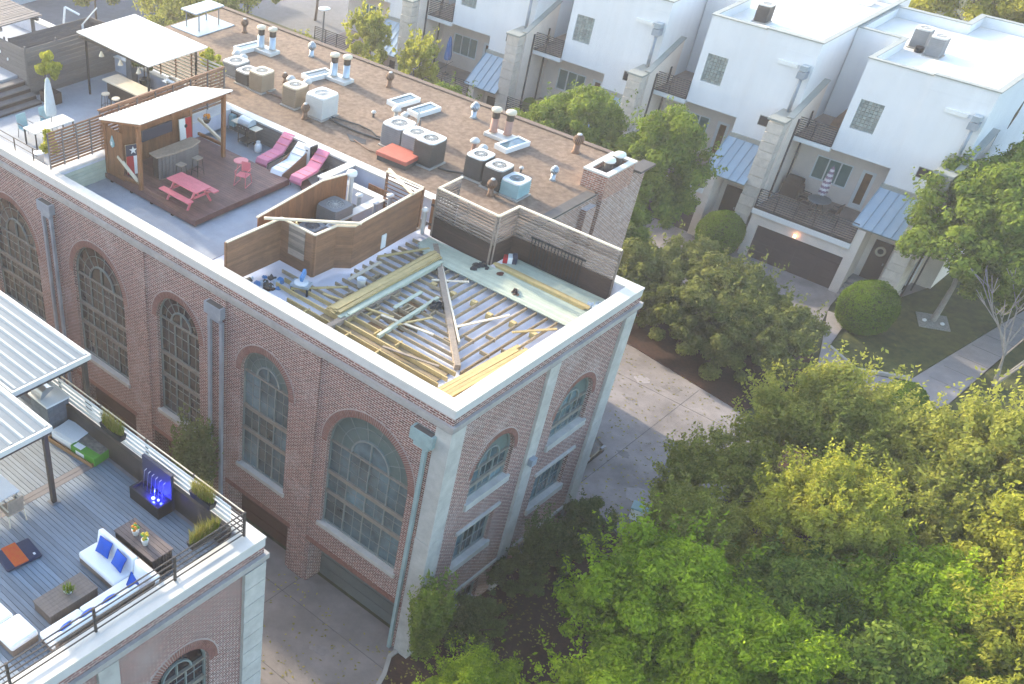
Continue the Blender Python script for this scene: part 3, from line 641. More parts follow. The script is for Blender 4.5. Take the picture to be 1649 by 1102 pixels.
    m = MB(); m.box(-.68, 1.0, 38.2, 38.6, .1, .78); m.build('landing', 'concrete_path', t)
    cz = lambda y: 3.98 + (y - 37.3) * .78
    cn = MB(); cn.add([(-1.42, 37.25, cz(37.25) - .12), (1.02, 37.25, cz(37.25) - .12), (1.02, 39.2, cz(39.2) - .12), (-1.42, 39.2, cz(39.2) - .12), (-1.42, 37.25, cz(37.25) - .02), (1.02, 37.25, cz(37.25) - .02), (1.02, 39.2, cz(39.2) - .02), (-1.42, 39.2, cz(39.2) - .02)], MB.BF); co_ = cn.build('canopy', 'trim_grey', t)
    for k in range(5):
        a, b = -1.45 + k * .5, -1.45 + (k + 1) * .5
        q = MB(); q.add([(a + .02, 37.2, cz(37.2) - .015), (b - .02, 37.2, cz(37.2) - .015), (b - .02, 39.2, cz(39.2) - .015), (a + .02, 39.2, cz(39.2) - .015), (a + .02, 37.2, cz(37.2) + .01), (b - .02, 37.2, cz(37.2) + .01), (b - .02, 39.2, cz(39.2) + .01), (a + .02, 39.2, cz(39.2) + .01)], MB.BF); q.build('canopy_panel', 'metal_roof', co_)
        q = MB(); q.beam((a, 37.2, cz(37.2) + .02), (a, 39.2, cz(39.2) + .02), .03, .06); q.build('seam', 'metal_roof', co_)
    q = MB(); q.box(-1.47, 1.05, 39.08, 39.2, cz(39.2) - .1, cz(39.2) + .14); q.build('canopy_flashing', 'trim_grey', co_)
    # stone pier: rough courses, wing behind it
    pr = MB(); pr.box(1.0, 1.7, 37.6, 39.2, 0, 7.5); po = pr.build('stone_pier', 'stone', t)
    z = .02; k = 0
    while z < 7.4:
        h = random.choice((.42, .5, .58)); h = min(h, 7.5 - z)
        piece('stone_block', (1.36 + jit(.01), 38.38, z + h / 2), (.86 + jit(.03), 1.66 + jit(.04), h - .035), 'stone', po); z += h
    cp_ = MB(); cp_.box(.86, 1.86, 37.45, 39.2, 7.52, 7.62); cp_.build('pier_cap', 'trim_grey', po)
    m = MB(); m.add([(1.62, 38.2, 2.5), (1.9, 38.2, 2.5), (1.9, 41.4, 2.5), (1.62, 41.4, 2.5), (1.62, 38.2, 7.6), (1.9, 38.2, 7.6), (1.9, 41.4, 8.75), (1.62, 41.4, 8.75)], MB.BF); m.build('side_wing', 'stucco_beige', t)
    m = MB(); m.beam((1.76, 38.15, 7.66), (1.76, 41.45, 8.84), .36, .07); m.build('wing_cap', 'trim_grey', t)
    for y in (39.0, 40.6):
        m = MB(); m.box(1.9, 1.98, y, y + .09, 0, 7.4); m.build('downpipe', 'bronze_metal', t)
    # flue with hood, light strip and small window on the forward block
    f = MB(); f.tube((1.25, 38.95, 7.6), (1.25, 38.95, 9.45), .1, n=10); fo = f.build('flue', 'pipe_grey', t, smooth=True)
    f = MB(); f.box(1.03, 1.47, 38.75, 39.19, 9.4, 9.75); f.build('flue_hood', 'pipe_grey', fo); f = MB(); f.box(1.06, 1.44, 38.78, 39.16, 9.78, 10.05); f.build('flue_cap', 'galv', fo)
    l_ = MB(); l_.box(-.3, .78, 39.1, 39.2, 9.75, 9.93); l_.build('wall_light', 'white_plastic', t)
    g = MB(); g.box(-.2, .62, 39.185, 39.22, 6.4, 6.95); wo = g.build('small_window', 'trim_grey', t); g = MB(); g.box(-.16, .58, 39.17, 39.19, 6.44, 6.91); g.build('pane', 'glass_dark', wo)
    return t
TH = {}
h3 = townhouse(0, 'rightmost white townhouse with a striped closed parasol on its balcony')
for j, (y, z) in enumerate(((42.5, 7.6), (44.6, 8.6), (46.8, 9.6))):   # slit windows only the end house shows
    g = MB(); g.add([(1.6, y, z - .7), (1.63, y, z - .7), (1.63, y + .5, z - .1), (1.6, y + .5, z - .1), (1.6, y, z + .1), (1.63, y, z + .1), (1.63, y + .5, z + .7), (1.6, y + .5, z + .7)], MB.BF); g.build('side_window', 'glass_dark', h3)
m = MB(); m.box(1.3, 2.6, 41.5, 60, 0, 5.6); m.build('side_wall', 'stucco_beige', h3); m = MB(); m.box(1.3, 2.7, 41.4, 60, 5.603, 5.7); m.build('side_wall_cap', 'trim_grey', h3)
h2 = townhouse(-8.6, 'white townhouse second from the right behind the leafy green tree')
h1 = townhouse(-17.2, 'white townhouse in the middle of the row, its stone pier above the brown roof')
h0 = townhouse(-25.8, 'white townhouse with a closed blue umbrella on its lower balcony')
hm = townhouse(-34.4, 'leftmost townhouse of the white row, behind the bright yellow-green saplings')
for i, t in enumerate((h3, h2, h1, h0, hm)): t['group'] = 'row of white townhouses'

# ------------------------------------------------------------------ things on the townhouses
def ac_unit(loc, w, h, body, label, top='ac_top', rz=0, group='rooftop air conditioners', fan='fan_dark'):
    t = thing('air_conditioner', label, 'air conditioner', loc, rz, group)
    m = MB(); m.box(-w / 2, w / 2, -w / 2, w / 2, .06, h); m.build('casing', body, t, bevel=.03)
    lv = MB()
    for k in range(int(h / .09)):
        z = .14 + k * .085
        if z < h - .1: lv.box(-w / 2 - .008, w / 2 + .008, -w / 2 - .008, w / 2 + .008, z, z + .02)
    lv.build('louvre', body, t, kind='stuff')
    n = 24; r = w * .36; tp = MB(); vs = []; o = w / 2 + .02
    for i in range(n):
        a = 2 * PI * i / n; c, s_ = math.cos(a), math.sin(a); k = o / max(abs(c), abs(s_)); k = min(k, o * 1.28)
        vs += [(c * r, s_ * r, h + .05), (c * k, s_ * k, h + .05), (c * k, s_ * k, h - .02), (c * r, s_ * r, h - .1)]
    fs = []
    for i in range(n):
        j = (i + 1) % n
        for q in range(4): fs.append((i * 4 + q, i * 4 + (q + 1) % 4, j * 4 + (q + 1) % 4, j * 4 + q))
    tp.add(vs, fs); tp.build('top_cover', top, t)
    f = MB(); f.lathe((0, 0, h - .09), [(r, 0), (r, .02)], 20); f.build('fan_well', fan, t)
    g = MB()
    for q in (.35, .62, .9):
        for i in range(16): a, b = 2 * PI * i / 16, 2 * PI * (i + 1) / 16; g.beam((math.cos(a) * r * q, math.sin(a) * r * q, h + .035), (math.cos(b) * r * q, math.sin(b) * r * q, h + .035), .012, .012)
    for i in range(6): a = PI * i / 6; g.beam((-math.cos(a) * r, -math.sin(a) * r, h + .035), (math.cos(a) * r, math.sin(a) * r, h + .035), .012, .012)
    g.lathe((0, 0, h + .03), [(r * .22, 0), (r * .2, .03)], 12); g.build('fan_guard', 'ac_top' if fan == 'fan_dark' else 'grey_metal', t, kind='stuff')
    p = MB(); p.box(-w / 2 - .06, w / 2 + .06, -w / 2 - .06, w / 2 + .06, 0, .055); p.build('base_pad', 'kerb', t)
    return t
ac_unit((-4.05, 44.25, 10.6), .75, .95, 'ac_grey', 'grey condenser on the white roof of the rightmost townhouse, farther of the pair')
ac_unit((-3.0, 43.6, 10.6), .75, .95, 'ac_grey', 'grey condenser on the white roof of the rightmost townhouse, nearer of the pair')
ac_unit((-11.5, 41.8, 10.6), .7, .9, 'ac_dark', 'dark condenser cut by the top edge of the photo on a white roof')
hb = MB(); hb.lathe((-3.75, 43.6, 10.61), [(.22, 0), (.22, .1), (.2, .12), (.22, .15), (.22, .24), (.12, .26)], 14)
tag(hb.build('hose_coil', 'black_metal'), 'coiled black hose lying between the two condensers on the white roof', 'hose')
rv = MB(); rv.box(-9.4, -8.5, 48.6, 49.5, 10.6, 10.95); tag(rv.build('roof_hatch', 'white_plastic', bevel=.04), 'white hatch at the far edge of the second townhouse roof', 'hatch')

def closed_parasol(name, loc, h, m, label, stripes=None, base=True):
    t = thing(name, label, 'umbrella', loc)
    p = MB(); p.tube((0, 0, 0), (0, 0, h), .022); p.build('pole', 'grey_metal', t)
    if base: p = MB(); p.lathe((0, 0, 0), [(.25, 0), (.25, .05), (.06, .1), (.05, .2)]); p.build('base', 'bronze_metal', t)
    n = 16; z0, z1 = h * .38, h * .97; K = 12
    def ring(z):
        f = (z - z0) / (z1 - z0); R = .19 * max(0, 1 - f) ** .55 + .03
        if f < .12: R *= .78 + f * 1.8
        return [(R * (1 + .28 * math.cos(i * 6 * PI / n * 2.67)) * math.cos(2 * PI * i / n), R * (1 + .28 * math.cos(i * 6 * PI / n * 2.67)) * math.sin(2 * PI * i / n), z) for i in range(n)]
    for k in range(K):
        if stripes is None and k: break
        q = MB(); zs = [z0 + (z1 - z0) * (k + j / 2) / K for j in range(3)] if stripes else [z0 + (z1 - z0) * j / 14 for j in range(15)]
        vs = []; fs = []
        for z in zs: vs += ring(z)
        for a in range(len(zs) - 1):
            for i in range(n): fs.append((a * n + i, a * n + (i + 1) % n, (a + 1) * n + (i + 1) % n, (a + 1) * n + i))
        q.add(vs, fs); q.build('canopy', (stripes[k % 2] if stripes else m), t, smooth=True)
    return t
closed_parasol('parasol', (-4.1, 39.3, 2.9), 2.7, 'stripe_white', 'closed striped parasol over the round table on the balcony', ('stripe_white', 'stripe_pink'), False)
t = thing('patio_table', 'round glass-topped table under the striped parasol', 'table', (-4.1, 39.3, 2.9))
m = MB(); m.lathe((0, 0, .7), [(.6, 0), (.62, .02), (.6, .04)], 24); m.build('table_top', 'grey_metal', t)
for k in range(4):
    m = MB(); a = k * PI / 2 + .4; m.tube((.15 * math.cos(a), .15 * math.sin(a), .7), (.42 * math.cos(a), .42 * math.sin(a), 0), .02, n=6); m.build('leg', 'bronze_metal', t)
def patio_chair(loc, rz, label, m='bronze_metal', seat='brown_fabric', group=None):
    t = thing('patio_chair', label, 'chair', loc, rz, group)
    q = MB(); q.box(-.26, .26, -.26, .26, .4, .45); q.build('seat', seat, t, bevel=.02)
    q = MB(); q.cbox((0, .27, .7), (.5, .05, .55), rx=-.2); q.build('backrest', seat, t, bevel=.02)
    for x in (-.24, .24):
        for y in (-.24, .24): q = MB(); q.tube((x, y, .42), (x * 1.1, y * 1.1, 0), .018, n=6); q.build('leg', m, t)
        q = MB(); q.beam((x * 1.1, -.22, .64), (x * 1.1, .3, .64), .04, .03); q.tube((x * 1.1, -.22, .64), (x * 1.05, -.24, .42), .016, n=6); q.build('armrest', m, t)
    return t
patio_chair((-3.1, 39.1, 2.9), -1.7, 'dark patio chair right of the balcony table, nearest the glazed door')
patio_chair((-5.0, 39.6, 2.9), 1.5, 'dark patio chair between the balcony table and the covered grill')
patio_chair((-4.3, 38.3, 2.9), 3.0, 'dark patio chair between the balcony table and the railing')
g = thing('covered_grill', 'brown covered grill in the left corner of the townhouse balcony', 'grill cover', (-6.0, 40.2, 2.9))
m = MB(); m.prism([(-.5, -.35), (.5, -.35), (.5, .35), (-.5, .35)], 0, .75); m.build('cover_skirt', 'brown_fabric', g, bevel=.05)
m = MB(); n = 8
vs = [(x, .33 * math.cos(PI * i / n), .755 + .38 * math.sin(PI * i / n)) for x in (-.42, .42) for i in range(n + 1)]
m.add(vs, [(i, i + 1, n + 2 + i, n + 1 + i) for i in range(n)] + [tuple(range(n + 1)), tuple(range(n + 1, 2 * n + 2))]); m.build('cover_hood', 'brown_fabric', g, smooth=False)
# brown cloth tent on the upper terrace
t = thing('covered_firepit', 'small brown pointed cover on the upper terrace of the rightmost townhouse', 'cover', (-5.35, 42.0, 6.44))
m = MB(); m.add([(-.5, -.5, 0), (.5, -.5, 0), (.5, .5, 0), (-.5, .5, 0), (-.42, -.42, .5), (.42, -.42, .5), (.42, .42, .5), (-.42, .42, .5), (.05, .05, 1.35)], [(0, 1, 5, 4), (1, 2, 6, 5), (2, 3, 7, 6), (3, 0, 4, 7), (4, 5, 8), (5, 6, 8), (6, 7, 8), (7, 4, 8), (3, 2, 1, 0)]); m.build('cover', 'rust', t)
closed_parasol('parasol', (-30.6, 39.6, 2.9), 2.6, 'umbrella_blue', 'closed plain blue umbrella on a townhouse balcony above the brown roof', None)
wr = thing('door_wreath', 'round pale wreath on the entry door under the blue metal canopy', 'wreath', (.12, 38.44, 2.5))
m = MB()
for i in range(14):
    a, b = 2 * PI * i / 14, 2 * PI * (i + 1) / 14; m.tube((.22 * math.cos(a), 0, .22 * math.sin(a)), (.22 * math.cos(b), 0, .22 * math.sin(b)), .06, n=6)
m.build('ring', 'wood_cap', wr)
# ================================================================== ON THE BROWN ROOF
G = 'rooftop air conditioners'
ac_unit((-24.25, 13.6, ZR), .95, .62, 'ac_grey', 'grey condenser at the slatted fence corner, leftmost on the brown roof')
ac_unit((-23.05, 13.25, ZR), .85, .6, 'ac_dark', 'low condenser second from the slatted fence, in the leftmost trio on the brown roof')
ac_unit((-22.05, 13.2, ZR), .85, .85, 'ac_beige', 'tan condenser, rightmost of the leftmost trio on the brown roof', top='wood_cap')
ac_unit((-19.75, 13.1, ZR), .85, .9, 'ac_beige', 'tan condenser left of the big light grey one on the brown roof', top='wood_cap')
ac_unit((-18.15, 13.2, ZR), 1.05, .95, 'ac_top', 'big light grey condenser above the grill on the brown roof', top='white_plastic')
ac_unit((-13.75, 13.35, ZR), 1.05, .95, 'ac_grey', 'grey condenser behind the red box, left of three on the brown roof', top='white_plastic')
ac_unit((-12.65, 13.2, ZR), .9, .95, 'ac_grey', 'middle condenser of the three beside the red box', top='white_plastic')
ac_unit((-11.75, 13.0, ZR), .95, 1.05, 'ac_dark', 'dark grey condenser with white rim, right of three beside the red box', top='white_plastic')
ac_unit((-9.55, 13.5, ZR), .85, .95, 'ac_dark', 'brown condenser with white lid, left of three behind the slat fence', top='white_plastic')
ac_unit((-8.5, 13.35, ZR), .85, .9, 'ac_dark', 'brown condenser with dark open fan, middle of three behind the slat fence')
ac_unit((-7.6, 13.35, ZR), .85, .65, 'ac_blue', 'pale blue condenser on the brown roof behind the slat fence', top='white_plastic', fan='ac_top')
def turbine(loc, label, rust=True, s=1.0):
    t = thing('turbine_vent', label, 'roof vent', loc, random.random(), 'turbine roof vents'); t.scale = (s * .85, s * .85, s * .85)
    m = MB(); m.lathe((0, 0, 0), [(.2, 0), (.14, .1), (.13, .38)], 14); m.build('stack', 'rust' if rust else 'galv', t, smooth=True)
    m = MB(); m.lathe((0, 0, .38), [(.13, 0), (.2, .1), (.22, .2), (.18, .32), (.08, .4)], 14); o = m.build('turbine_core', 'fan_dark', t, smooth=True)
    n = 18; f = MB()
    for i in range(n):
        a = 2 * PI * i / n; da = .28
        pr = [(.14, .39), (.23, .5), (.25, .6), (.2, .72), (.1, .8)]
        pts = [(r * math.cos(a + da * k / 4), r * math.sin(a + da * k / 4), z) for k, (r, z) in enumerate(pr)]; pts2 = [(r * 1.02 * math.cos(a + da * k / 4 + .2), r * 1.02 * math.sin(a + da * k / 4 + .2), z) for k, (r, z) in enumerate(pr)]
        f.add(pts + pts2, [(k, k + 1, 5 + k + 1, 5 + k) for k in range(4)])
    f.build('vane', 'rust' if rust else 'galv', t, kind='stuff')
    m = MB(); m.lathe((0, 0, .79), [(.11, 0), (.1, .04), (.02, .07)], 12); m.build('cap', 'ac_top', t)
    return t
turbine((-28.1, 17.8, ZR), 'rusty turbine vent nearest the far left roof edge')
turbine((-23.4, 18.0, ZR), 'pale turbine vent midway between the two pairs of white-capped flues', False)
turbine((-18.2, 17.95, ZR), 'rusty turbine vent at the roof edge above the two skylights')
turbine((-13.3, 18.1, ZR), 'pale turbine vent at the roof edge left of the white-capped flues', False)
turbine((-8.15, 18.5, ZR), 'rusty turbine vent left of the brick chimney', s=1.15)
turbine((-7.3, 15.6, ZR), 'small pale turbine vent in front of the brick chimney', False, .85)
turbine((-8.2, 12.6, ZR), 'rusty turbine vent standing in front of the pale blue condenser')
turbine((-18.35, 12.35, ZR), 'orange rusty vent in front of the big light grey condenser')
turbine((-21.9, 14.6, ZR), 'small dark vent pipe behind the tan condensers', True, .7)
turbine((-24.15, 12.2, ZR), 'pale round-topped vent in front of the leftmost condenser', False, .95)
def flue_pair(x, y, label, m='galv'):
    t = thing('flue_pair', label, 'roof flue', (x, y, ZR), 0, 'pairs of white-capped flues')
    p = MB(); p.box(-.62, .62, -.36, .36, 0, .16); p.build('curb', 'ac_top', t, bevel=.02)
    for k, (dx, dy) in enumerate(((-.3, -.12), (.3, .1))):
        q = MB(); q.lathe((dx, dy, .22), [(.2, 0), (.17, .05), (.16, .6)], 14); f = q.build('flue', m, t, smooth=True)
        q = MB(); q.lathe((dx, dy, .82), [(.17, 0), (.17, .28)], 14); q.build('band', 'bronze_metal', f); q = MB(); q.lathe((dx, dy, 1.1), [(.22, 0), (.24, .04), (.22, .12), (.1, .17)], 14); q.build('cap', 'wood_cap', f, smooth=True)
flue_pair(-25.3, 16.7, 'pair of white-capped flues farthest left on the brown roof'); flue_pair(-20.3, 16.75, 'pair of white-capped flues with blue-grey shafts in the middle of the brown roof'); flue_pair(-11.25, 17.3, 'pair of white-capped flues with pinkish shafts behind the single skylight', 'terracotta')
def skylight(x, y, label, rz=0):
    t = thing('skylight', label, 'skylight', (x, y, ZR), rz, 'roof skylights')
    m = MB(); w, l = .36, .72
    for a in ((-w, -w + .1, -l / 1, l), (w - .1, w, -l, l), (-w + .1, w - .1, -l, -l + .1), (-w + .1, w - .1, l - .1, l)): m.box(a[0], a[1], a[2], a[3], 0, .2)
    m.build('frame', 'white_plastic', t); m = MB(); m.box(-w + .1, w - .1, -l + .1, l - .1, .12, .16); m.build('pane', 'glass_teal', t)
skylight(-21.35, 16.3, 'skylight beside the pair of flues with blue-grey shafts', -.2); skylight(-16.5, 17.0, 'left one of the two adjacent skylights at the roof edge', -.15); skylight(-15.2, 16.9, 'right one of the two adjacent skylights at the roof edge', -.15); skylight(-10.3, 16.9, 'single skylight in front of the flues with pinkish shafts', -.15); skylight(-26.2, 16.3, 'skylight with white lid at the farthest left flues', -.15)
t = thing('roof_hatch', 'red roof hatch box lying in front of the dark condensers', 'hatch', (-12.7, 12.2, ZR), .05)
m = MB(); m.box(-.75, .75, -.5, .5, 0, .22); m.build('curb', 'tar', t); m = MB(); m.box(-.8, .8, -.55, .55, .2, .38); m.build('lid', 'red_box', t, bevel=.03)
t = thing('satellite_dish', 'white satellite dish on the brown roof behind the grey condensers', 'satellite dish', (-13.9, 15.0, ZR), 2.2)
m = MB(); m.tube((0, 0, 0), (0, 0, .6), .03); m.tube((0, 0, .05), (.4, 0, 0), .015); m.tube((0, 0, .05), (-.3, .3, 0), .015); m.build('mast', 'grey_metal', t)
d = MB(); n = 20; vs = []
for r, z in ((.02, .0), (.2, .03), (.38, .1)): vs += [(r * math.cos(2 * PI * i / n), z, r * math.sin(2 * PI * i / n)) for i in range(n)]
d.add(vs, [(k * n + i, k * n + (i + 1) % n, (k + 1) * n + (i + 1) % n, (k + 1) * n + i) for k in range(2) for i in range(n)]); d.build('dish', 'ac_top', t, loc=(0, .04, .72)); m = MB(); m.tube((0, .06, .5), (0, .5, .72), .015); m.box(-.05, .05, .48, .58, .68, .78); m.build('feed_arm', 'grey_metal', t)
def dome(x, y, label, s=1, m='rust'):
    t = thing('pipe_vent', label, 'roof vent', (x, y, ZR), 0, 'small pipe vents'); t.scale = (s, s, s)
    q = MB(); q.lathe((0, 0, 0), [(.1, 0), (.07, .05), (.07, .3)], 10); q.build('pipe', m, t); q = MB(); q.lathe((0, 0, .28), [(.16, 0), (.17, .05), (.1, .13), (.02, .16)], 12); q.build('cap', 'ac_top', t, smooth=True)
for x, y, l, s, m_ in ((-21.3, 14.4, 'left of two mushroom vents behind the tan condensers', 1.3, 'rust'), (-20.5, 14.7, 'right of two mushroom vents behind the tan condensers', 1.3, 'rust'), (-25.3, 14.6, 'left of two pale mushroom vents behind the leftmost condenser', 1.4, 'ac_top'), (-24.7, 14.5, 'right of two pale mushroom vents behind the leftmost condenser', 1.4, 'ac_top'), (-15.6, 15.4, 'left of two white mushroom vents in front of the adjacent skylights', 1.3, 'ac_top'), (-15.0, 15.3, 'right of two white mushroom vents in front of the adjacent skylights', 1.2, 'ac_top'), (-11.2, 15.4, 'left of two pinkish mushroom vents near the single skylight', 1.3, 'terracotta'), (-10.6, 15.2, 'right of two pinkish mushroom vents near the single skylight', 1.2, 'terracotta'), (-8.6, 15.2, 'tiny dark vent stub right of the single skylight', .6, 'tar'), (-16.4, 14.8, 'tiny dark vent stub on open roof left of the satellite dish', .7, 'tar')):
    dome(x, y, l, s, m_)
def hose(name, pts, r, m, label, cat='cable'):
    q = MB()
    for a, b in zip(pts, pts[1:]): q.tube(a, b, r, n=6)
    tag(q.build(name, m), label, cat)
z = ZR + .05
hose('refrigerant_line', [(-17.5, 13.1, z), (-16.6, 13.0, z), (-15.7, 13.0, z), (-14.9, 13.1, z), (-14.3, 13.2, z)], .045, 'bronze_metal', 'thick dark pipe run from the big light grey condenser to the grey trio')
hose('refrigerant_line', [(-17.6, 13.3, z), (-16.2, 13.6, z), (-15.4, 13.55, z), (-14.9, 13.3, z), (-14.4, 13.4, z)], .03, 'tar', 'thin dark cable looping behind the thick pipe run on the brown roof')
hose('refrigerant_line', [(-15.3, 12.3, z), (-14.2, 12.0, z), (-13.5, 12.1, z)], .025, 'rust', 'thin rusty pipe lying left of the red hatch')
hose('refrigerant_line', [(-21.6, 13.1, z), (-20.9, 13.15, z), (-20.3, 13.1, z)], .05, 'rust', 'rusty pipe between the tan condensers')
hose('refrigerant_line', [(-11.1, 12.9, z), (-10.6, 13.0, z), (-10.0, 13.3, z)], .04, 'bronze_metal', 'dark pipe left of the white-lidded brown condenser')
q = MB(); q.prism([(-16.0, 12.6), (-15.0, 12.75), (-14.7, 12.4), (-15.4, 12.15)], ZR + .002, ZR + .02); tag(q.build('roof_patch', 'tar'), 'dark patch on the brown roof left of the red hatch', 'roof patch')
q = MB(); q.lathe((-14.5, 14.5, ZR), [(.55, 0), (.5, .06), (.3, .1)], 14); tag(q.build('vent_cover', 'wood_cap'), 'flat pale round cover behind the left grey condenser', 'vent cover')
t = thing('equipment_stand', 'raised pale metal panel on legs at the far left roof corner', 'stand', (-30.3, 16.8, ZR), 0)
q = MB(); q.box(-.6, .6, -1.0, 1.0, .9, .97); q.build('panel', 'galv', t)
for x in (-.5, .5):
    for y in (-.7, .7): q = MB(); q.tube((x, y, 0), (x, y, .9), .035); q.build('leg', 'grey_metal', t)
q = MB(); q.box(-1.1, 1.1, -1.3, 1.3, .002, .04); q.build('pad', 'metal_roof', t)

# ================================================================== FENCES
def board_fence(parent, a, b, z0, z1, bh, m, th=.025, gap=.006, post_m='wood_fence', cap=None, louvre=None, mlow=None):
    """horizontal boards between a and b, one object each"""
    a = Vector(a); b = Vector(b); d = b - a; L = d.length; rz = math.atan2(d.y, d.x); c = (a + b) / 2; z = z0
    while z + bh <= z1 + .01:
        lv = louvre and z > louvre
        piece('board', (c.x, c.y, z + bh / 2), (L, th * (1.0 if not lv else .8), bh - gap - (.045 if lv else 0)), (mlow if (mlow and not lv) else m), parent, rz=rz, rx=(.35 if lv else jit(.01))); z += bh
    if cap: piece('cap_rail', (c.x, c.y, z1 + .03), (L + .05, .1, .045), cap, parent, rz=rz)
    n = max(1, round(L / 1.8))
    nrm = Vector((-d.y, d.x)).normalized() * .06
    for k in range(n + 1):
        p = a.lerp(b, k / n) + nrm; piece('post', (p.x, p.y, (z0 + z1) / 2), (.08, .08, z1 - z0 - .02), post_m, parent, rz=rz)
ef = thing('privacy_fence', 'brown board privacy fence with pale top rail around the roof equipment', 'fence')
ZE = 12.62
for a, b in (((-10.75, .55), (-10.7, 3.2)), ((-10.7, 3.2), (-9.02, 3.2)), ((-9.02, 3.2), (-8.97, 4.28)), ((-8.97, 4.28), (-8.52, 4.72)), ((-8.52, 4.72), (-8.75, 8.75))):
    board_fence(ef, a, b, 10.95, ZE, .118, 'wood_fence', cap='wood_cap', gap=.005)
gp = [piece('board', (-9.86, 3.17, 11.5 + k * .13), (.8, .02, .122), 'wood_grey', ef) for k in range(9)]
bf = thing('privacy_fence', 'brown vertical-board fence with pale cap behind the roof equipment', 'fence')
pts = [(-11.33, 2.6), (-11.75, 6.4), (-11.5, 7.6)]
for a, b in zip(pts, pts[1:]):
    a = Vector(a); b = Vector(b); L = (b - a).length; n = int(L / .14); rz = math.atan2((b - a).y, (b - a).x)
    for k in range(n):
        p = a.lerp(b, (k + .5) / n); piece('board', (p.x, p.y, (10.95 + ZE) / 2), (L / n - .006, .022, ZE - 10.95), 'wood_orange', bf, rz=rz)
    c = (a + b) / 2; piece('cap_rail', (c.x, c.y, ZE + .03), (L + .05, .09, .045), 'wood_cap', bf, rz=rz)
t = thing('vent_post', 'white capped pipe at the end of the vertical-board fence', 'pipe', (-11.42, 7.75, 10.8)); m = MB(); m.tube((0, 0, 0), (0, 0, 1.75), .1); m.build('pipe', 'ac_top', t); m = MB(); m.lathe((0, 0, 1.75), [(.2, 0), (.22, .06), (.2, .16), (.08, .2)]); m.build('cap', 'white_plastic', t, smooth=True)
# slatted screen at the back of the enclosure
sf = thing('slat_screen', 'open slatted wood screen closing the back of the equipment enclosure', 'fence')
board_fence(sf, (-10.6, 8.85), (-8.8, 8.85), 11.0, ZE, .16, 'wood_fence', cap='wood_cap', louvre=10, gap=.07)
g1 = thing('wood_gate', 'vertical-board gate with orange sunlight in its board colour, between the enclosure and the louvred fence', 'gate')
for k in range(9): piece('board', (-8.55 + k * .09, 9.3, 11.5), (.082, .03, 1.25), 'wood_orange', g1)  # orange wood tone stands in for sun reflecting off these boards
for z_ in (11.1, 11.9): piece('rail', (-8.19, 9.27, z_), (.8, .03, .09), 'wood_dark', g1)
g2 = thing('wood_gate', 'vertical-board panel with orange sunlight in its board colour, on the back parapet inside the enclosure', 'gate')
for k in range(10): piece('board', (-11.75 + k * .09, 9.3, 11.2), (.082, .03, .8), 'wood_orange', g2)  # sunlit orange of this panel is likewise put into the board colour
vp = thing('vent_post', 'white capped pipe beside the orange gate', 'pipe', (-8.6, 8.95, 10.8)); m = MB(); m.tube((0, 0, 0), (0, 0, .95), .09); m.build('pipe', 'ac_top', vp); m = MB(); m.lathe((0, 0, .95), [(.14, 0), (.15, .05), (.06, .12)]); m.build('cap', 'white_plastic', vp, smooth=True)
lf = thing('louvred_fence', 'weathered louvred slat fence standing behind the new deck', 'fence')
ZL = 12.95
for a, b in (((-7.95, 8.75), (-7.95, 10.05)), ((-7.95, 8.72), (-5.15, 8.6)), ((-5.15, 8.6), (-5.1, 9.75)), ((-5.1, 9.75), (-.9, 9.75))):
    board_fence(lf, a, b, 11.0, ZL, .118, 'wood_grey', cap='wood_cap', louvre=11.75, mlow='wood_dark', post_m='wood_grey', th=.05)
gr = thing('drying_rack', 'dark folded metal grille leaning on the louvred fence', 'grille', (-3.1, 9.62, 11.05))
for k in range(16): piece('bar', (-1.1 + k * .14, 0, .62), (.03, .03, 1.1), 'black_metal', gr, rx=.08)
for z_ in (.1, 1.12): piece('rail', (0, .0 if z_ < .5 else -.04, z_), (2.3, .04, .05), 'black_metal', gr)
m = MB(); m.box(-.13, .13, -.04, .04, 0, .55); o = m.build('wall_vent', 'white_plastic', loc=(-8.62, 6.6, 11.05)); o.rotation_euler = (0, 0, 1.6); tag(o, 'small white louvre panel fixed low on the brown privacy fence', 'wall vent')
# braces left lying on the fence tops
for a, b, l in (((-10.95, 2.55, 12.78), (-8.35, 4.9, 12.75), 'long raw timber lying across the corner of the privacy fence'), ((-10.55, 8.9, 12.75), (-8.65, 8.05, 12.72), 'diagonal raw timber across the slatted screen')):
    m = MB(); m.beam(a, b, .1, .07); tag(m.build('loose_timber', 'wood_cap'), l, 'timber')
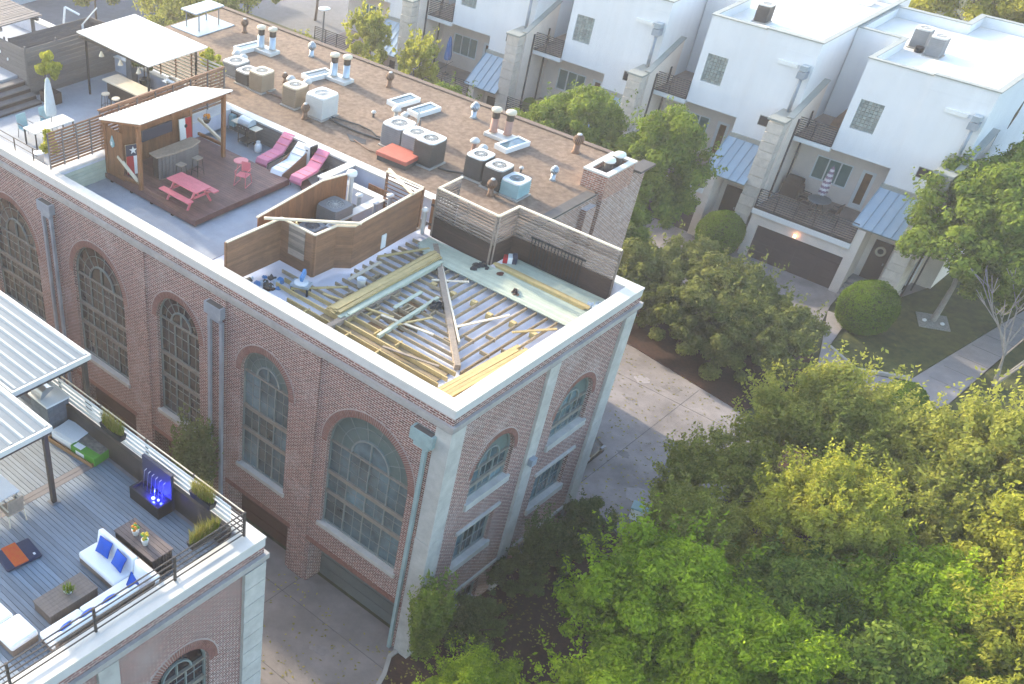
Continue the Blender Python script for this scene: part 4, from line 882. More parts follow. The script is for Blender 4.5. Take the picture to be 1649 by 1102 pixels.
# equipment inside the enclosure
ac_unit((-11.1, 6.55, 10.8), 1.0, 1.05, 'ac_grey', 'large grey condenser inside the brown fence enclosure', top='ac_grey', group=G)
ac_unit((-10.9, 5.1, 10.8), .8, .75, 'ac_grey', 'smaller condenser with a teal fan inside the brown fence enclosure', top='ac_grey', fan='ac_blue', group=G)
t = thing('filter_crate', 'white open crate beside the condensers in the enclosure', 'crate', (-10.2, 5.9, 10.8), .3)
m = MB()
for b in ((-.5, -.46, -.25, .25), (.46, .5, -.25, .25), (-.46, .46, -.25, -.21), (-.46, .46, .21, .25), (-.02, .02, -.21, .21)): m.box(b[0], b[1], b[2], b[3], 0, .75)
m.build('frame', 'white_plastic', t); m = MB(); m.box(-.46, .46, -.21, .21, .01, .5); m.build('lining', 'grey_metal', t)
for x, y, h, l in ((-11.3, 8.2, .8, 'white mushroom vent inside the enclosure near the corner curb'), (-10.2, 7.9, 1.0, 'grey vent stack inside the enclosure, left of two'), (-9.85, 8.3, 1.3, 'taller grey vent stack inside the enclosure, right of two'), (-9.2, 8.2, 1.0, 'short white-topped pipe by the slatted screen')):
    t = thing('vent_stack', l, 'roof vent', (x, y, 10.8), 0, 'vent stacks in the enclosure'); m = MB(); m.tube((0, 0, 0), (0, 0, h), .09, n=12); m.build('pipe', 'pipe_grey', t); m = MB(); m.lathe((0, 0, h), [(.14, 0), (.15, .05), (.06, .1)]); m.build('cap', 'white_plastic', t, smooth=True)
for a, b, l, mm in (((-9.3, 3.9, 10.83), (-10.1, 3.35, 12.66), 'yellow raw board leaning in the enclosure corner, longest', 'wood_pine'), ((-9.5, 5.0, 10.83), (-9.1, 4.25, 12.6), 'short yellow offcut leaning behind the angled fence panel', 'wood_pine'), ((-9.6, 5.9, 10.83), (-8.75, 5.4, 12.4), 'white trim piece leaning inside the enclosure', 'white_plastic')):
    m = MB(); m.beam(a, b, .12, .05); tag(m.build('loose_board', mm), l, 'board')
for a, b, r_, l in (((-12.2, 5.4, 10.86), (-11.0, 7.9, 10.86), .05, 'insulated grey pipe along the vertical-board fence in the enclosure'), ((-10.5, 5.2, 10.86), (-9.3, 8.4, 10.86), .04, 'grey conduit on the enclosure floor beside the inner curb'), ((-9.9, 4.9, 10.9), (-9.2, 6.8, 10.9), .06, 'fat white drain pipe lying along the front fence of the enclosure')):
    q = MB(); q.tube(a, b, r_, n=8); tag(q.build('pipe_run', 'white_plastic' if r_ > .055 else 'pipe_grey'), l, 'pipe')
# ================================================================== DECK UNDER CONSTRUCTION
dk = thing('unfinished_deck', 'unfinished roof deck of timber joists mitred along a diagonal beam', 'deck')
def bx(name, c, d, m, par=dk, rz=0): return piece(name, c, d, m, par, rz)
ZJ = 10.93; x_end = -8.4
def diag_x(y): return -7.45 + (8.3 - y) * .98          # diagonal beam
y = 2.75; k = 0
while y < 8.2:
    xe = diag_x(y) - .1; xs = -8.35 + (.15 if y < 4.6 else 0) - (1.9 if y < 3.0 else 0)
    if xe - xs > .3: bx('joist', ((xs + xe) / 2, y + jit(.02), ZJ), (xe - xs, .05, .13), 'wood_joist', rz=jit(.006))
    y += .41; k += 1
for y in (.62, 1.05, 1.5, 1.95, 2.38):
    xs = -9.6 if y > 1.8 else -8.6
    bx('joist', ((xs - 1.75) / 2, y, ZJ), (-1.75 - xs, .05, .16), 'wood_pine', rz=jit(.004))
x = -6.85
while x < -.5:
    ys = 8.3 - (x + 7.45) / .98 + .12; ye = 7.35
    ys = max(ys, .5)
    if ye - ys > .3: bx('joist', (x + jit(.02), (ys + ye) / 2, ZJ), (.045, ye - ys, .13), 'wood_joist', rz=jit(.006))
    x += .43
d = math.atan2(-5.6, 5.5)
bx('diagonal_beam', (-4.68, 5.5, ZJ + .035), (7.9, .2, .2), 'wood_beam', rz=d)
bx('diagonal_beam', (-4.6, 5.62, ZJ + .05), (5.2, .07, .16), 'wood_cap', rz=d + .02)
bx('cross_beam', (-6.35, 2.9, ZJ + .04), (.22, 4.0, .18), 'wood_beam', rz=0.0)
bx('cross_beam', (-4.9, 3.75, ZJ + .07), (.12, 3.4, .14), 'wood_treated', rz=.05)
random.seed(21)
for (x, y) in [(-7.9 + random.random() * 4.5, .75 + random.choice((.21, .66, 1.1, 1.55))) for _ in range(8)] + [(-7.6 + random.random() * 3.2, 2.95 + .41 * random.randint(0, 6)) for _ in range(16)]:
    bx('blocking', (x, y + .0, ZJ - .005), (.05, .40, .14), 'wood_pine' if y < 3 else 'wood_joist', rz=jit(.05))
for x in np.arange(-5.9, -1.0, .86): bx('blocking', (float(x) + .2, 6.1 + jit(.25), ZJ + .005), (.22, .16, .2), 'wood_pine')
for k in range(9): bx('blocking', (-4.4 + k * .43, 3.4 + (k % 3) * .5 + k * .1, ZJ), (.38, .05, .14), 'wood_joist')
for k in range(4): bx('sleeper', (-4.6, 1.0 + k * .45, 10.82), (5.2, .3, .03), 'wood_joist')
fb = [bx('subfloor_sheet', (-5.2 + jit(.2), 2.2 + .6 * k, 10.80), (.9, .5, .02), 'cardboard', rz=jit(.3)) for k in range(5)]
# green treated boards already laid along the louvred fence
for k in range(9):
    bx('deck_board', (-4.15 + (.15 if k < 2 else 0), 7.36 + k * .142, ZJ + .1), (6.4 + (.3 * k if k < 5 else 1.2), .134, .035), 'wood_treated')
for k in range(8):
    if 8.65 + k * .142 < 9.7: bx('deck_board', (-2.75, 8.65 + k * .142, ZJ + .1), (4.2, .134, .035), 'wood_treated')
def stack(name, label, c, L, n, rz, m, w=.14, h=.04, cat='lumber', seed=1, layers=2):
    random.seed(seed); t = thing(name, label, cat, c, rz)
    for l in range(layers):
        for k in range(n - (l > 0) * random.randint(0, 1)):
            piece('board', (jit(.12), (k - n / 2 + .5) * (w + .012) + jit(.006), h / 2 + l * (h + .004)), (L * random.uniform(.93, 1.03), w, h), m, t, rz=jit(.012))
    return t
stack('lumber_stack', 'long stack of yellow and green boards lying across the joists', (-6.85, 4.75, ZJ + .09), 5.6, 4, PI / 2 + .01, 'wood_pine', layers=4, seed=3)
t = stack('lumber_stack', 'pale green boards laid on the right side of the long board stack', (-6.42, 4.7, ZJ + .09), 5.4, 2, PI / 2 + .015, 'wood_treated', layers=3, seed=4)
stack('lumber_stack', 'yellow boards stacked in the near corner of the new deck', (-1.15, 2.85, ZJ + .09), 4.4, 4, PI / 2 - .06, 'wood_pine', layers=2, seed=5)
stack('lumber_stack', 'two heavy yellow planks against the end parapet', (-.62, 2.7, ZJ + .09), 3.9, 2, PI / 2 + .0, 'wood_pine', layers=5, seed=6)
stack('lumber_stack', 'pair of long yellow planks on the green boards by the louvred fence', (-2.95, 8.72, ZJ + .125), 4.0, 2, -.01, 'wood_pine', layers=3, seed=8)
stack('lumber_stack', 'yellow boards along the front parapet below the privacy fence', (-7.4, .72, ZJ + .09), 3.6, 3, -.0, 'wood_pine', layers=4, seed=9)
stack('lumber_stack', 'short grey plank pair beside the privacy fence', (-7.95, 4.9, ZJ + .09), 1.9, 1, PI / 2 + .02, 'wood_cap', layers=2, seed=10)
stack('lumber_stack', 'short pale board right of the long board stack', (-5.6, 4.6, ZJ + .09), 1.6, 1, PI / 2 + .03, 'wood_treated', layers=1, seed=12)
random.seed(52)
for a, b, w_, m_, l in (((-7.9, 2.6), (-5.2, 3.3), .1, 'wood_pine', 'loose yellow board lying askew at the lower end of the long stack'), ((-5.6, 3.1), (-3.6, 3.5), .1, 'wood_cap', 'pale loose board crossing the joists below the black tool bag'), ((-5.9, 6.2), (-4.9, 7.1), .09, 'wood_cap', 'short pale board by the top of the diagonal beam'), ((-3.4, 4.4), (-2.6, 6.4), .09, 'wood_cap', 'pale loose board across the right-hand joists'), ((-4.3, 1.7), (-2.3, 2.2), .09, 'wood_beam', 'grey loose board across the yellow near joists'), ((-8.3, 6.0), (-7.4, 7.9), .12, 'wood_pine', 'yellow board beside the privacy fence near the orange gate'), ((-8.9, 2.0), (-7.6, 3.6), .1, 'wood_pine', 'yellow board leading from the saw toward the bucket'), ((-4.9, 2.9), (-4.3, 4.3), .08, 'wood_pine', 'short yellow board near the lower middle of the deck'), ((-1.9, 5.6), (-1.0, 6.9), .1, 'wood_pine', 'short yellow board at the right end of the joists')):
    q = MB(); q.beam((*a, ZJ + .105), (*b, ZJ + .105), w_, .04); tag(q.build('loose_board', m_), l, 'board')
random.seed(33)
def heap(name, label, cat, c, r, m, n=14, flat=.4, colors=None):
    t = thing(name, label, cat, c)
    for k in range(n):
        a = random.random() * 2 * PI; q = random.random() ** .6 * r; s = random.uniform(.12, .34) * r ** .3 * .7
        mb = MB(); nv = 7; vs = [(math.cos(2 * PI * i / nv) * s * random.uniform(.6, 1.2), math.sin(2 * PI * i / nv) * s * random.uniform(.6, 1.2), 0) for i in range(nv)]
        vs += [(v[0] * .6 + jit(.03), v[1] * .6 + jit(.03), s * flat * random.uniform(.6, 1.5)) for v in vs]
        mb.add(vs, [tuple(range(nv))[::-1], tuple(range(nv, 2 * nv))] + [(i, (i + 1) % nv, nv + (i + 1) % nv, nv + i) for i in range(nv)])
        mb.build('scrap', (colors[k % len(colors)] if colors else m), t, loc=(math.cos(a) * q, math.sin(a) * q, 0))
    return t
heap('debris_pile', 'dark debris and torn sheeting heaped at the foot of the privacy fence', 'debris', (-10.1, 1.7, 10.79), .75, 'debris', 22, .6, ['debris', 'wood_dark', 'plastic_sheet', 'debris', 'blue_cloth'])
heap('plastic_sheeting', 'crumpled pale blue sheeting beside the front parapet', 'sheeting', (-9.3, 1.05, 10.79), .5, 'plastic_sheet', 12, .35, ['plastic_sheet', 'blue_cloth', 'plastic_sheet'])
heap('tool_bag', 'black tool bag lying on the joists in the middle of the deck frame', 'tool bag', (-4.75, 4.95, ZJ + .08), .25, 'black_metal', 9, .9)
heap('tool_pile', 'pink rags and tools piled on the front parapet corner of the deck frame', 'tools', (-5.6, .55, ZJ + .08), .35, 'terracotta', 12, .7, ['terracotta', 'cushion_pink', 'white_plastic', 'wood_dark'])
heap('power_saw', 'teal power tool by the front parapet next to the pink rags', 'tool', (-6.3, .75, ZJ + .08), .18, 'ac_blue', 7, 1.0, ['glass_teal', 'ac_blue', 'black_metal'])
heap('jacket', 'black jacket dropped on the green boards at the fence corner', 'jacket', (-5.2, 8.15, ZJ + .13), .28, 'black_metal', 9, .6)
heap('brown_rag', 'small dark red rag beside the black jacket', 'rag', (-4.5, 8.35, ZJ + .13), .16, 'garage_red', 5, .6)
heap('tool_belt', 'brown leather tool belt on the green boards', 'tool belt', (-3.3, 7.75, ZJ + .13), .2, 'rust', 8, .7, ['rust', 'wood_dark', 'wood_cap'])
heap('plastic_bag', 'pale plastic bag in the far corner by the end parapet', 'bag', (-.85, 9.0, ZJ + .12), .25, 'plastic_sheet', 8, 1.0)
t = thing('saw_table', 'small blue and white mitre saw on a stand near the privacy fence', 'saw', (-8.75, 2.35, 10.79), .4)
m = MB(); m.box(-.35, .35, -.22, .22, .3, .4); m.build('bed', 'galv', t); m = MB(); m.lathe((0, 0, .4), [(.26, 0), (.26, .04)], 18); m.build('turntable', 'white_plastic', t)
m = MB(); m.cbox((0, .15, .62), (.1, .4, .25), rx=.4); m.build('saw_head', 'blue_cloth', t)
for x in (-.3, .3): m = MB(); m.box(x - .03, x + .03, -.2, .2, 0, .3); m.build('leg', 'black_metal', t)
t = thing('bucket', 'white plastic bucket standing on the joists behind the long board stack', 'bucket', (-7.35, 4.0, ZJ + .08))
m = MB(); m.lathe((0, 0, 0), [(.14, 0), (.17, .3), (.18, .31), (.15, .3), (.13, .05)], 18); m.build('pail', 'white_plastic', t, smooth=True); m = MB()
for i in range(8): a, b = PI * i / 8, PI * (i + 1) / 8; m.tube((.17 * math.cos(a), .05, .3 + .1 * math.sin(a)), (.17 * math.cos(b), .05, .3 + .1 * math.sin(b)), .006, n=5)
m.build('handle', 'grey_metal', t)
fl = thing('folded_flag', 'folded red white and blue cloth in the louvred fence corner', 'cloth', (-4.75, 9.3, ZJ + .12), .5)
for k, c in enumerate(('flag_red', 'flag_white', 'flag_blue')): m = MB(); m.cbox((-.16 + k * .16, 0, .1 + .03 * k), (.17, .3, .22 + .06 * k), .1 * k, rx=.1 * k); m.build('fold', c, fl, bevel=.02)

# ================================================================== PICNIC TERRACE
ZD = 11.1
wd = thing('wood_deck', 'raised reddish-brown board deck under the picnic table', 'deck')
y = 2.66; xR = -14.85
m = MB(); m.box(-20.5, -14.93, 2.72, 7.9, 10.86, 11.05); m.build('sub_frame', 'wood_dark', wd)
for x in np.arange(-20.2, -15.0, 1.3): m = MB(); m.box(float(x), float(x) + .12, 2.62, 7.9, 10.8, 10.87); m.build('sleeper', 'wood_dark', wd)
n = 37; pitch = (7.9 - 2.66) / n
for k in range(n):
    xr = -14.85 - .06 * (k / n)
    piece('deck_board', ((-20.5 + xr) / 2, 2.66 + (k + .5) * pitch, ZD - .02), (xr + 20.5, pitch - .012, .04), 'deck_red', wd)
piece('fascia', (-17.7, 2.64, 10.97), (5.7, .03, .2), 'deck_red', wd); piece('fascia', (-14.88, 5.28, 10.97), (.03, 5.25, .2), 'deck_red', wd)
piece('step', (-14.35, 8.3, 10.93), (1.2, .5, .06), 'deck_red', wd, rz=-.5)
pg = thing('pergola', 'brown timber bar shelter with white sloping roof on the red deck', 'pergola')
zr = lambda x: 13.38 + (x + 20.55) * .235
m = MB(); m.slab([(-20.6, 2.55, zr(-20.6)), (-17.9, 2.55, zr(-17.9)), (-17.9, 7.42, zr(-17.9)), (-20.6, 7.42, zr(-20.6))], .04); ro = m.build('roof', 'white_roof', pg)
for k in range(25):
    yy = 2.6 + k * .2; m = MB(); m.beam((-20.6, yy, zr(-20.6) + .012), (-17.88, yy, zr(-17.88) + .012), .06, .03); m.build('rib', 'white_roof', ro)
for x, y in ((-18.3, 2.75), (-18.3, 7.3), (-20.45, 2.75), (-20.45, 7.3)): piece('post', (x, y, (ZD + zr(x) - .2) / 2), (.15, .15, zr(x) - .2 - ZD), 'wood_orange', pg)
piece('beam', (-18.3, 5.0, zr(-18.3) - .14), (.09, 4.8, .2), 'wood_orange', pg); piece('beam', (-20.45, 5.0, zr(-20.45) - .14), (.09, 4.8, .2), 'wood_orange', pg)
for yy in (2.62, 4.2, 5.8, 7.36): m = MB(); m.beam((-20.5, yy, zr(-20.5) - .08), (-17.95, yy, zr(-17.95) - .08), .05, .12); m.build('rafter', 'wood_orange', pg)
for k in range(34):                                         # back boards, open above the dark screen
    yy = 2.75 + k * .137
    if yy < 7.3 and not 2.95 < yy < 3.4: piece('back_board', (-20.4, yy, 12.05), (.03, .13, 1.9), 'wood_orange', pg)
for k in range(9): piece('side_board', (-20.3 + k * .11, 2.72, 12.1), (.105, .03, 2.0), 'wood_orange', pg)
for (a, b) in (((-19.7, 2.72, 12.05), (-18.35, 2.72, 11.35)), ((-19.9, 2.72, 11.2), (-18.35, 2.72, 11.35)), ((-19.9, 7.3, 12.25), (-18.35, 7.3, 11.75)), ((-19.9, 7.3, 11.6), (-18.35, 7.3, 11.62))): m = MB(); m.beam(a, b, .09, .12); m.build('brace', 'wood_cap' if a[2] > 12 else 'wood_orange', pg)
sc = MB(); sc.box(-20.38, -20.3, 4.5, 6.15, 11.9, 12.36); tag(sc.build('chalkboard', 'flag_blue'), 'long dark slate board on the back wall of the bar shelter', 'board')
def star(m, c, r, ax):
    pts = []
    for i in range(10):
        a = PI / 2 + i * PI / 5; q = r if i % 2 == 0 else r * .4; pts.append((q * math.cos(a), q * math.sin(a)))
    v = [ax(c[0] + p[0], c[1] + p[1], .03) for p in pts] + [ax(c[0] + p[0], c[1] + p[1], .015) for p in pts]
    m.add(v, [tuple(range(10))] + [(i, (i + 1) % 10, 10 + (i + 1) % 10, 10 + i) for i in range(10)])
def flag_board(loc, rz, tilt, label, hole, upside):
    t = thing('flag_board', label, 'game board', loc, rz); t.rotation_euler = (tilt, 0, rz)
    L = 1.2; W = .62
    m = MB(); m.box(-W / 2, W / 2, -.06, .0, 0, L); m.build('frame', 'wood_cap', t)
    zs = (0, L) ; 
    ax = lambda x, z, d: (x, -.06 - d, z)
    def rect(x0, x1, z0, z1, mm, nm):
        q = MB(); q.box(x0, x1, -.072, -.061, z0, z1); q.build(nm, mm, t)
    if upside:
        rect(-W / 2, 0, 0, L, 'flag_white', 'white_stripe'); rect(0, W / 2, 0, L, 'flag_red', 'red_stripe')
    else:
        rect(-W / 2, W / 2, L * .62, L, 'flag_blue', 'blue_field'); rect(-W / 2, 0, 0, L * .62, 'flag_red', 'red_stripe'); rect(0, W / 2, 0, L * .62, 'flag_white', 'white_stripe')
        q = MB(); star(q, (0, L * .81), .17, ax); q.build('star', 'flag_white', t)
    if hole: q = MB(); v = [(.02 + .08 * math.cos(2 * PI * i / 16), -.075, L * .72 + .08 * math.sin(2 * PI * i / 16)) for i in range(16)]; q.add(v, [tuple(range(16))]); q.build('hole', 'black_metal', t)
flag_board((-19.6, 3.45, 11.12), 1.15, -.12, 'board with a white star over red and white, leaning at the left of the shelter', False, False)
flag_board((-20.1, 6.75, 11.15), 1.45, -.1, 'half white half red board with a round hole on the shelter back wall', True, True)
t = thing('bar_counter', 'weathered curved timber bar under the shelter', 'bar', (-18.6, 4.9, ZD), 0)
for k in range(12):
    yy = -1.0 + k * .18; xx = .12 * math.cos((k - 6) / 6 * 1.2) ; piece('front_board', (xx + .12, yy, .48), (.04, .172, .95), 'wood_slate', t, rz=(k - 6) * -.03)
m = MB(); m.prism([(-.35, -1.15), (.2, -1.2), (.38, -.4), (.38, .6), (.2, 1.2), (-.35, 1.15)], .97, 1.04); m.build('bar_top', 'wood_beam', t, bevel=.015)
m = MB(); m.box(-.3, .0, -1.0, 1.0, 0, .95); m.build('cabinet', 'wood_dark', t)
def bar_stool(loc, label, h, m='bronze_metal', seat='wood_beam', group='bar stools', square=True):
    t = thing('bar_stool', label, 'stool', loc, random.random() * .5, group)
    q = MB()
    if square: q.box(-.17, .17, -.17, .17, h - .04, h)
    else: q.lathe((0, 0, h - .07), [(.17, 0), (.2, .03), (.18, .07)], 16)
    q.build('seat', seat, t)
    for x in (-1, 1):
        for y in (-1, 1): q = MB(); q.tube((x * .13, y * .13, h - .04), (x * .19, y * .19, 0), .016, n=6); q.build('leg', m, t)
    q = MB()
    for k in range(4): a = k * PI / 2 + PI / 4; b = a + PI / 2; q.tube((.235 * math.cos(a), .235 * math.sin(a), .25), (.235 * math.cos(b), .235 * math.sin(b), .25), .012, n=5)
    q.build('foot_ring', m, t)
bar_stool((-17.75, 4.45, ZD), 'square grey stool in front of the curved bar, left of two', .75); bar_stool((-17.75, 5.35, ZD), 'square grey stool in front of the curved bar, right of two', .75)
t = thing('picnic_table', 'pink painted picnic table with benches, sunlit at one end', 'picnic table', (-16.3, 3.6, ZD))
for k in range(4): piece('top_board', (0, -.3 + k * .2, .74), (1.78, .19, .04), 'paint_pink', t)
for s in (-1, 1):
    piece('bench', (0, s * .68, .45), (1.8, .28, .045), 'paint_pink', t)
for x in (-.62, .62):
    for s in (-1, 1): q = MB(); q.beam((x, s * .2, .72), (x, s * .62, 0), .05, .09); q.build('leg', 'paint_pink', t)
    q = MB(); q.beam((x, -.75, .41), (x, .75, .41), .05, .09); q.build('crossbar', 'paint_pink', t); q = MB(); q.beam((x, 0, .41), (x * .2, 0, .7), .05, .06); q.build('brace', 'paint_pink', t)
def metal_chair(loc, rz, label):
    t = thing('garden_chair', label, 'chair', loc, rz)
    q = MB(); q.box(-.24, .24, -.22, .22, .4, .43); q.build('seat', 'paint_pink', t, bevel=.01)
    q = MB(); n = 8; v = []
    for i in range(n + 1): a = -.9 + 1.8 * i / n; v += [(.26 * math.sin(a), .24 + .06 * math.cos(a), z) for z in (.45, .85)]
    q.add(v, [(2 * i, 2 * i + 2, 2 * i + 3, 2 * i + 1) for i in range(n)]); o = q.build('backrest', 'paint_pink', t); sm = o.modifiers.new('s', 'SOLIDIFY'); sm.thickness = .015
    for x in (-.23, .23):
        q = MB(); pts = [(x, -.22, .42), (x * 1.15, -.3, .02), (x * 1.15, .3, .02), (x, .24, .42)]
        for a, b in zip(pts, pts[1:]): q.tube(a, b, .014, n=6)
        q.tube((x * 1.1, -.24, .62), (x * 1.1, .26, .64), .014, n=6); q.tube((x * 1.1, -.24, .62), (x, -.22, .42), .014, n=6); q.build('frame', 'paint_pink', t)
metal_chair((-15.85, 6.15, ZD), .35, 'pink metal garden chair with rounded back on the red deck')
t = thing('side_table', 'small round pink side table behind the pink garden chair', 'table', (-16.45, 6.6, ZD)); q = MB(); q.lathe((0, 0, .66), [(.3, 0), (.31, .02), (.28, .03)], 22); q.build('table_top', 'paint_pink', t)
for k in range(3): q = MB(); a = k * 2 * PI / 3; q.tube((.1 * math.cos(a), .1 * math.sin(a), .66), (.24 * math.cos(a), .24 * math.sin(a), 0), .015, n=6); q.build('leg', 'paint_pink', t)
def lounger(loc, rz, cm, label, wood=False):
    t = thing('sun_lounger', label, 'lounger', loc, rz, 'loungers on the picnic terrace')
    W = .62; q = MB(); zt = .36
    prof = [(-.02, .16), (.03, .36), (1.05, .38), (1.1, .40), (1.85, .95), (1.83, 1.02), (1.06, .5), (.04, .47), (-.07, .3)]
    n = len(prof); q.add([(x, y, z) for x in (-W / 2, W / 2) for (y, z) in [(p[0], p[1]) for p in prof]], [tuple(range(n)), tuple(range(n, 2 * n))[::-1]] + [(i, (i + 1) % n, n + (i + 1) % n, n + i) for i in range(n)])
    q.build('cushion', cm, t, bevel=.025)
    for k, (y, z) in enumerate(((.36, .475), (.72, .48), (1.32, .69), (1.58, .86))): s = MB(); s.tube((-W / 2, y, z + .004), (W / 2, y, z + .004), .018, n=6); s.build('seam', 'ac_top' if cm == 'cushion_white' else 'paint_pink', t)
    fm = 'wood_fence' if wood else 'bronze_metal'
    if wood:
        for x in (-.33, .33): s = MB(); s.add([(x - .02, -.02, .0), (x + .02, -.02, 0), (x + .02, 1.85, 0), (x - .02, 1.85, 0), (x - .02, -.02, .36), (x + .02, -.02, .36), (x + .02, 1.85, .8), (x - .02, 1.85, .8)], MB.BF); s.build('side_panel', fm, t)
    else:
        for x in (-.3, .3):
            s = MB(); s.tube((x, 0, .33), (x, 1.85, .33), .018, n=6); s.build('rail', fm, t)
            for y in (.08, 1.2, 1.8): s = MB(); s.tube((x, y, .33), (x, y - .04, 0), .015, n=6); s.build('leg', fm, t)
lounger((-16.75, 8.1, 10.8), .1, 'cushion_pink', 'pink cushioned lounger nearest the grill'); lounger((-15.6, 7.85, 10.8), .12, 'cushion_white', 'white cushioned lounger with brown side panels between the pink ones', True); lounger((-14.6, 8.0, 10.8), .1, 'cushion_pink', 'pink cushioned lounger nearest the white divider wall')
def grill(loc, rz, label, body='bronze_metal', lid='galv'):
    t = thing('gas_grill', label, 'grill', loc, rz)
    q = MB(); q.box(-.33, .33, -.25, .25, .72, .92); q.build('fire_box', body, t)
    q = MB(); n = 8; v = [(x, -.25 * math.cos(PI * i / n) , .925 + .27 * math.sin(PI * i / n)) for x in (-.35, .35) for i in range(n + 1)]
    q.add(v, [(i, i + 1, n + 2 + i, n + 1 + i) for i in range(n)] + [tuple(range(n + 1)), tuple(range(n + 1, 2 * n + 2))]); lo = q.build('lid', lid, t)
    q = MB(); q.tube((-.22, -.29, 1.02), (.22, -.29, 1.02), .015, n=6); q.build('handle', 'steel', lo)
    for s in (-1, 1): piece('side_shelf', (s * .58, 0, .88), (.42, .44, .03), 'wood_cap' if body == 'bronze_metal' else 'steel', t)
    for x in (-.3, .3):
        for y in (-.22, .22): q = MB(); q.beam((x, y, .72), (x, y, .06), .035, .035); q.build('leg', 'bronze_metal', t)
    q = MB(); q.box(-.33, .33, -.24, .24, .18, .21); q.build('lower_shelf', 'bronze_metal', t)
    for x in (-.3, .3): q = MB(); q.tube((x - .02, .22, .06), (x + .02, .22, .06), .07, n=12); q.build('wheel', 'tyre', t)
    for k in range(3): q = MB(); q.tube((-.2 + k * .2, -.25, .82), (-.2 + k * .2, -.28, .82), .025, n=8); q.build('knob', 'steel', t)
grill((-19.0, 9.35, 10.8), 0, 'gas grill with silver lid and wooden side shelves against the back parapet')
def gas_bottle(loc, label):
    t = thing('gas_bottle', label, 'gas bottle', loc); q = MB(); q.lathe((0, 0, 0), [(.1, 0), (.15, .03), (.16, .1), (.16, .28), (.12, .36), (.05, .4)], 16); q.build('tank', 'white_plastic', t, smooth=True)
    q = MB(); q.lathe((0, 0, .38), [(.09, 0), (.09, .1), (.08, .1), (.08, 0)], 12); q.build('collar', 'white_plastic', t); q = MB(); q.tube((0, 0, .38), (0, 0, .45), .02); q.build('valve', 'steel', t)
gas_bottle((-18.1, 9.2, 10.8), 'white propane bottle on the floor right of the grill'); 
t = thing('cooler_box', 'white upright cabinet strapped to the back parapet behind the white lounger', 'cabinet', (-15.45, 9.66, 10.8)); q = MB(); q.box(-.22, .22, -.18, .18, .05, 1.05); q.build('body', 'white_plastic', t, bevel=.05); q = MB(); q.box(.2, .27, -.2, .2, 0, 1.1); q.build('dark_edge', 'black_metal', t); q = MB(); q.box(-.06, .06, -.2, -.18, .85, .89); q.build('slot', 'tar', t)
q = MB(); q.box(-20.5, -20.2, 9.66, 9.86, 11.1, 11.6); tag(q.build('meter_box', 'ac_blue', bevel=.01), 'pale blue meter box on the back parapet left of the grill', 'box')
t = thing('hanging_planter', 'orange flowers in a hanging pot at the shelter post', 'plant', (-18.9, 6.9, 12.5)); q = MB(); q.lathe((0, 0, 0), [(.1, 0), (.18, .16), (.19, .18)], 14); q.build('pot', 'black_metal', t)
for k in range(9): q = MB(); a = k * 2.4; q.lathe((.1 * math.cos(a), .1 * math.sin(a), .2 + .05 * (k % 3)), [(.02, 0), (.07, .05), (.03, .1)], 7); q.build('bloom', 'orange_flower', t)
for x, y in ((0, .0),): q = MB(); q.tube((0, 0, .18), (0, 0, 1.1), .006, n=5); q.build('hanger', 'black_metal', t)
t = thing('wall_ornament', 'teal drop-shaped ornament hanging on the side of the shelter', 'ornament', (-19.95, 2.68, 12.55)); q = MB(); q.add([(0, 0, .3), (.14, 0, 0), (.1, 0, -.14), (0, 0, -.2), (-.1, 0, -.14), (-.14, 0, 0)] + [(0, -.04, .3), (.14, -.04, 0), (.1, -.04, -.14), (0, -.04, -.2), (-.1, -.04, -.14), (-.14, -.04, 0)], [tuple(range(6)), tuple(range(6, 12))[::-1]] + [(i, (i + 1) % 6, 6 + (i + 1) % 6, 6 + i) for i in range(6)]); q.build('drop', 'ac_blue', t); q = MB(); q.cbox((0, -.055, -.02), (.07, .02, .14)); q.build('centre', 'white_plastic', t)

# ================================================================== FAR LEFT TERRACE
ZT = 11.05
f = thing('slat_fence', 'brown slatted fence panels between the far terrace and the bar shelter', 'fence')
def slats(par, a, b, z0, z1, n, m, post, npost, gap=.35):
    a = Vector(a); b = Vector(b); L = (b - a).length; rz = math.atan2((b - a).y, (b - a).x); c = (a + b) / 2; p = (z1 - z0) / n
    for k in range(n): piece('slat', (c.x, c.y, z0 + (k + .5) * p), (L, .025, p * (1 - gap)), m, par, rz=rz)
    nr = Vector(((b - a).y, -(b - a).x)).normalized() * .045
    for k in range(npost + 1): q = a.lerp(b, k / npost) + nr; piece('post', (q.x, q.y, (z0 + z1) / 2), (.05, .05, z1 - z0), post, par, rz=rz)
slats(f, (-20.95, .2), (-20.95, 3.0), 11.85, 13.35, 12, 'wood_fence', 'wood_slate', 4)
f2 = thing('slat_fence', 'tall brown slatted fence behind the bar shelter roof', 'fence'); slats(f2, (-21.25, 3.05), (-21.25, 10.0), 11.78, 13.35, 11, 'wood_fence', 'wood_slate', 7); piece('cap_rail', (-21.25, 6.5, 13.38), (.1, 7, .05), 'wood_fence', f2)
f3 = thing('slat_fence', 'open slatted fence along the back of the far terrace beside the grill', 'fence'); slats(f3, (-28.0, 10.15), (-21.3, 10.15), 11.78, 13.35, 10, 'wood_cap', 'wood_fence', 6, .55)
f4 = thing('board_fence', 'tall grey horizontal-board wall of the far terrace', 'fence'); board_fence(f4, (-29.2, 4.9), (-29.1, 10.1), ZT, 13.35, .2, 'wood_slate', post_m='wood_slate', gap=.012)
f5 = thing('board_fence', 'grey board wall with string lights beside the steps', 'fence'); board_fence(f5, (-36, 4.85), (-29.25, 4.85), ZT, 13.35, .2, 'wood_slate', post_m='wood_slate', gap=.012)
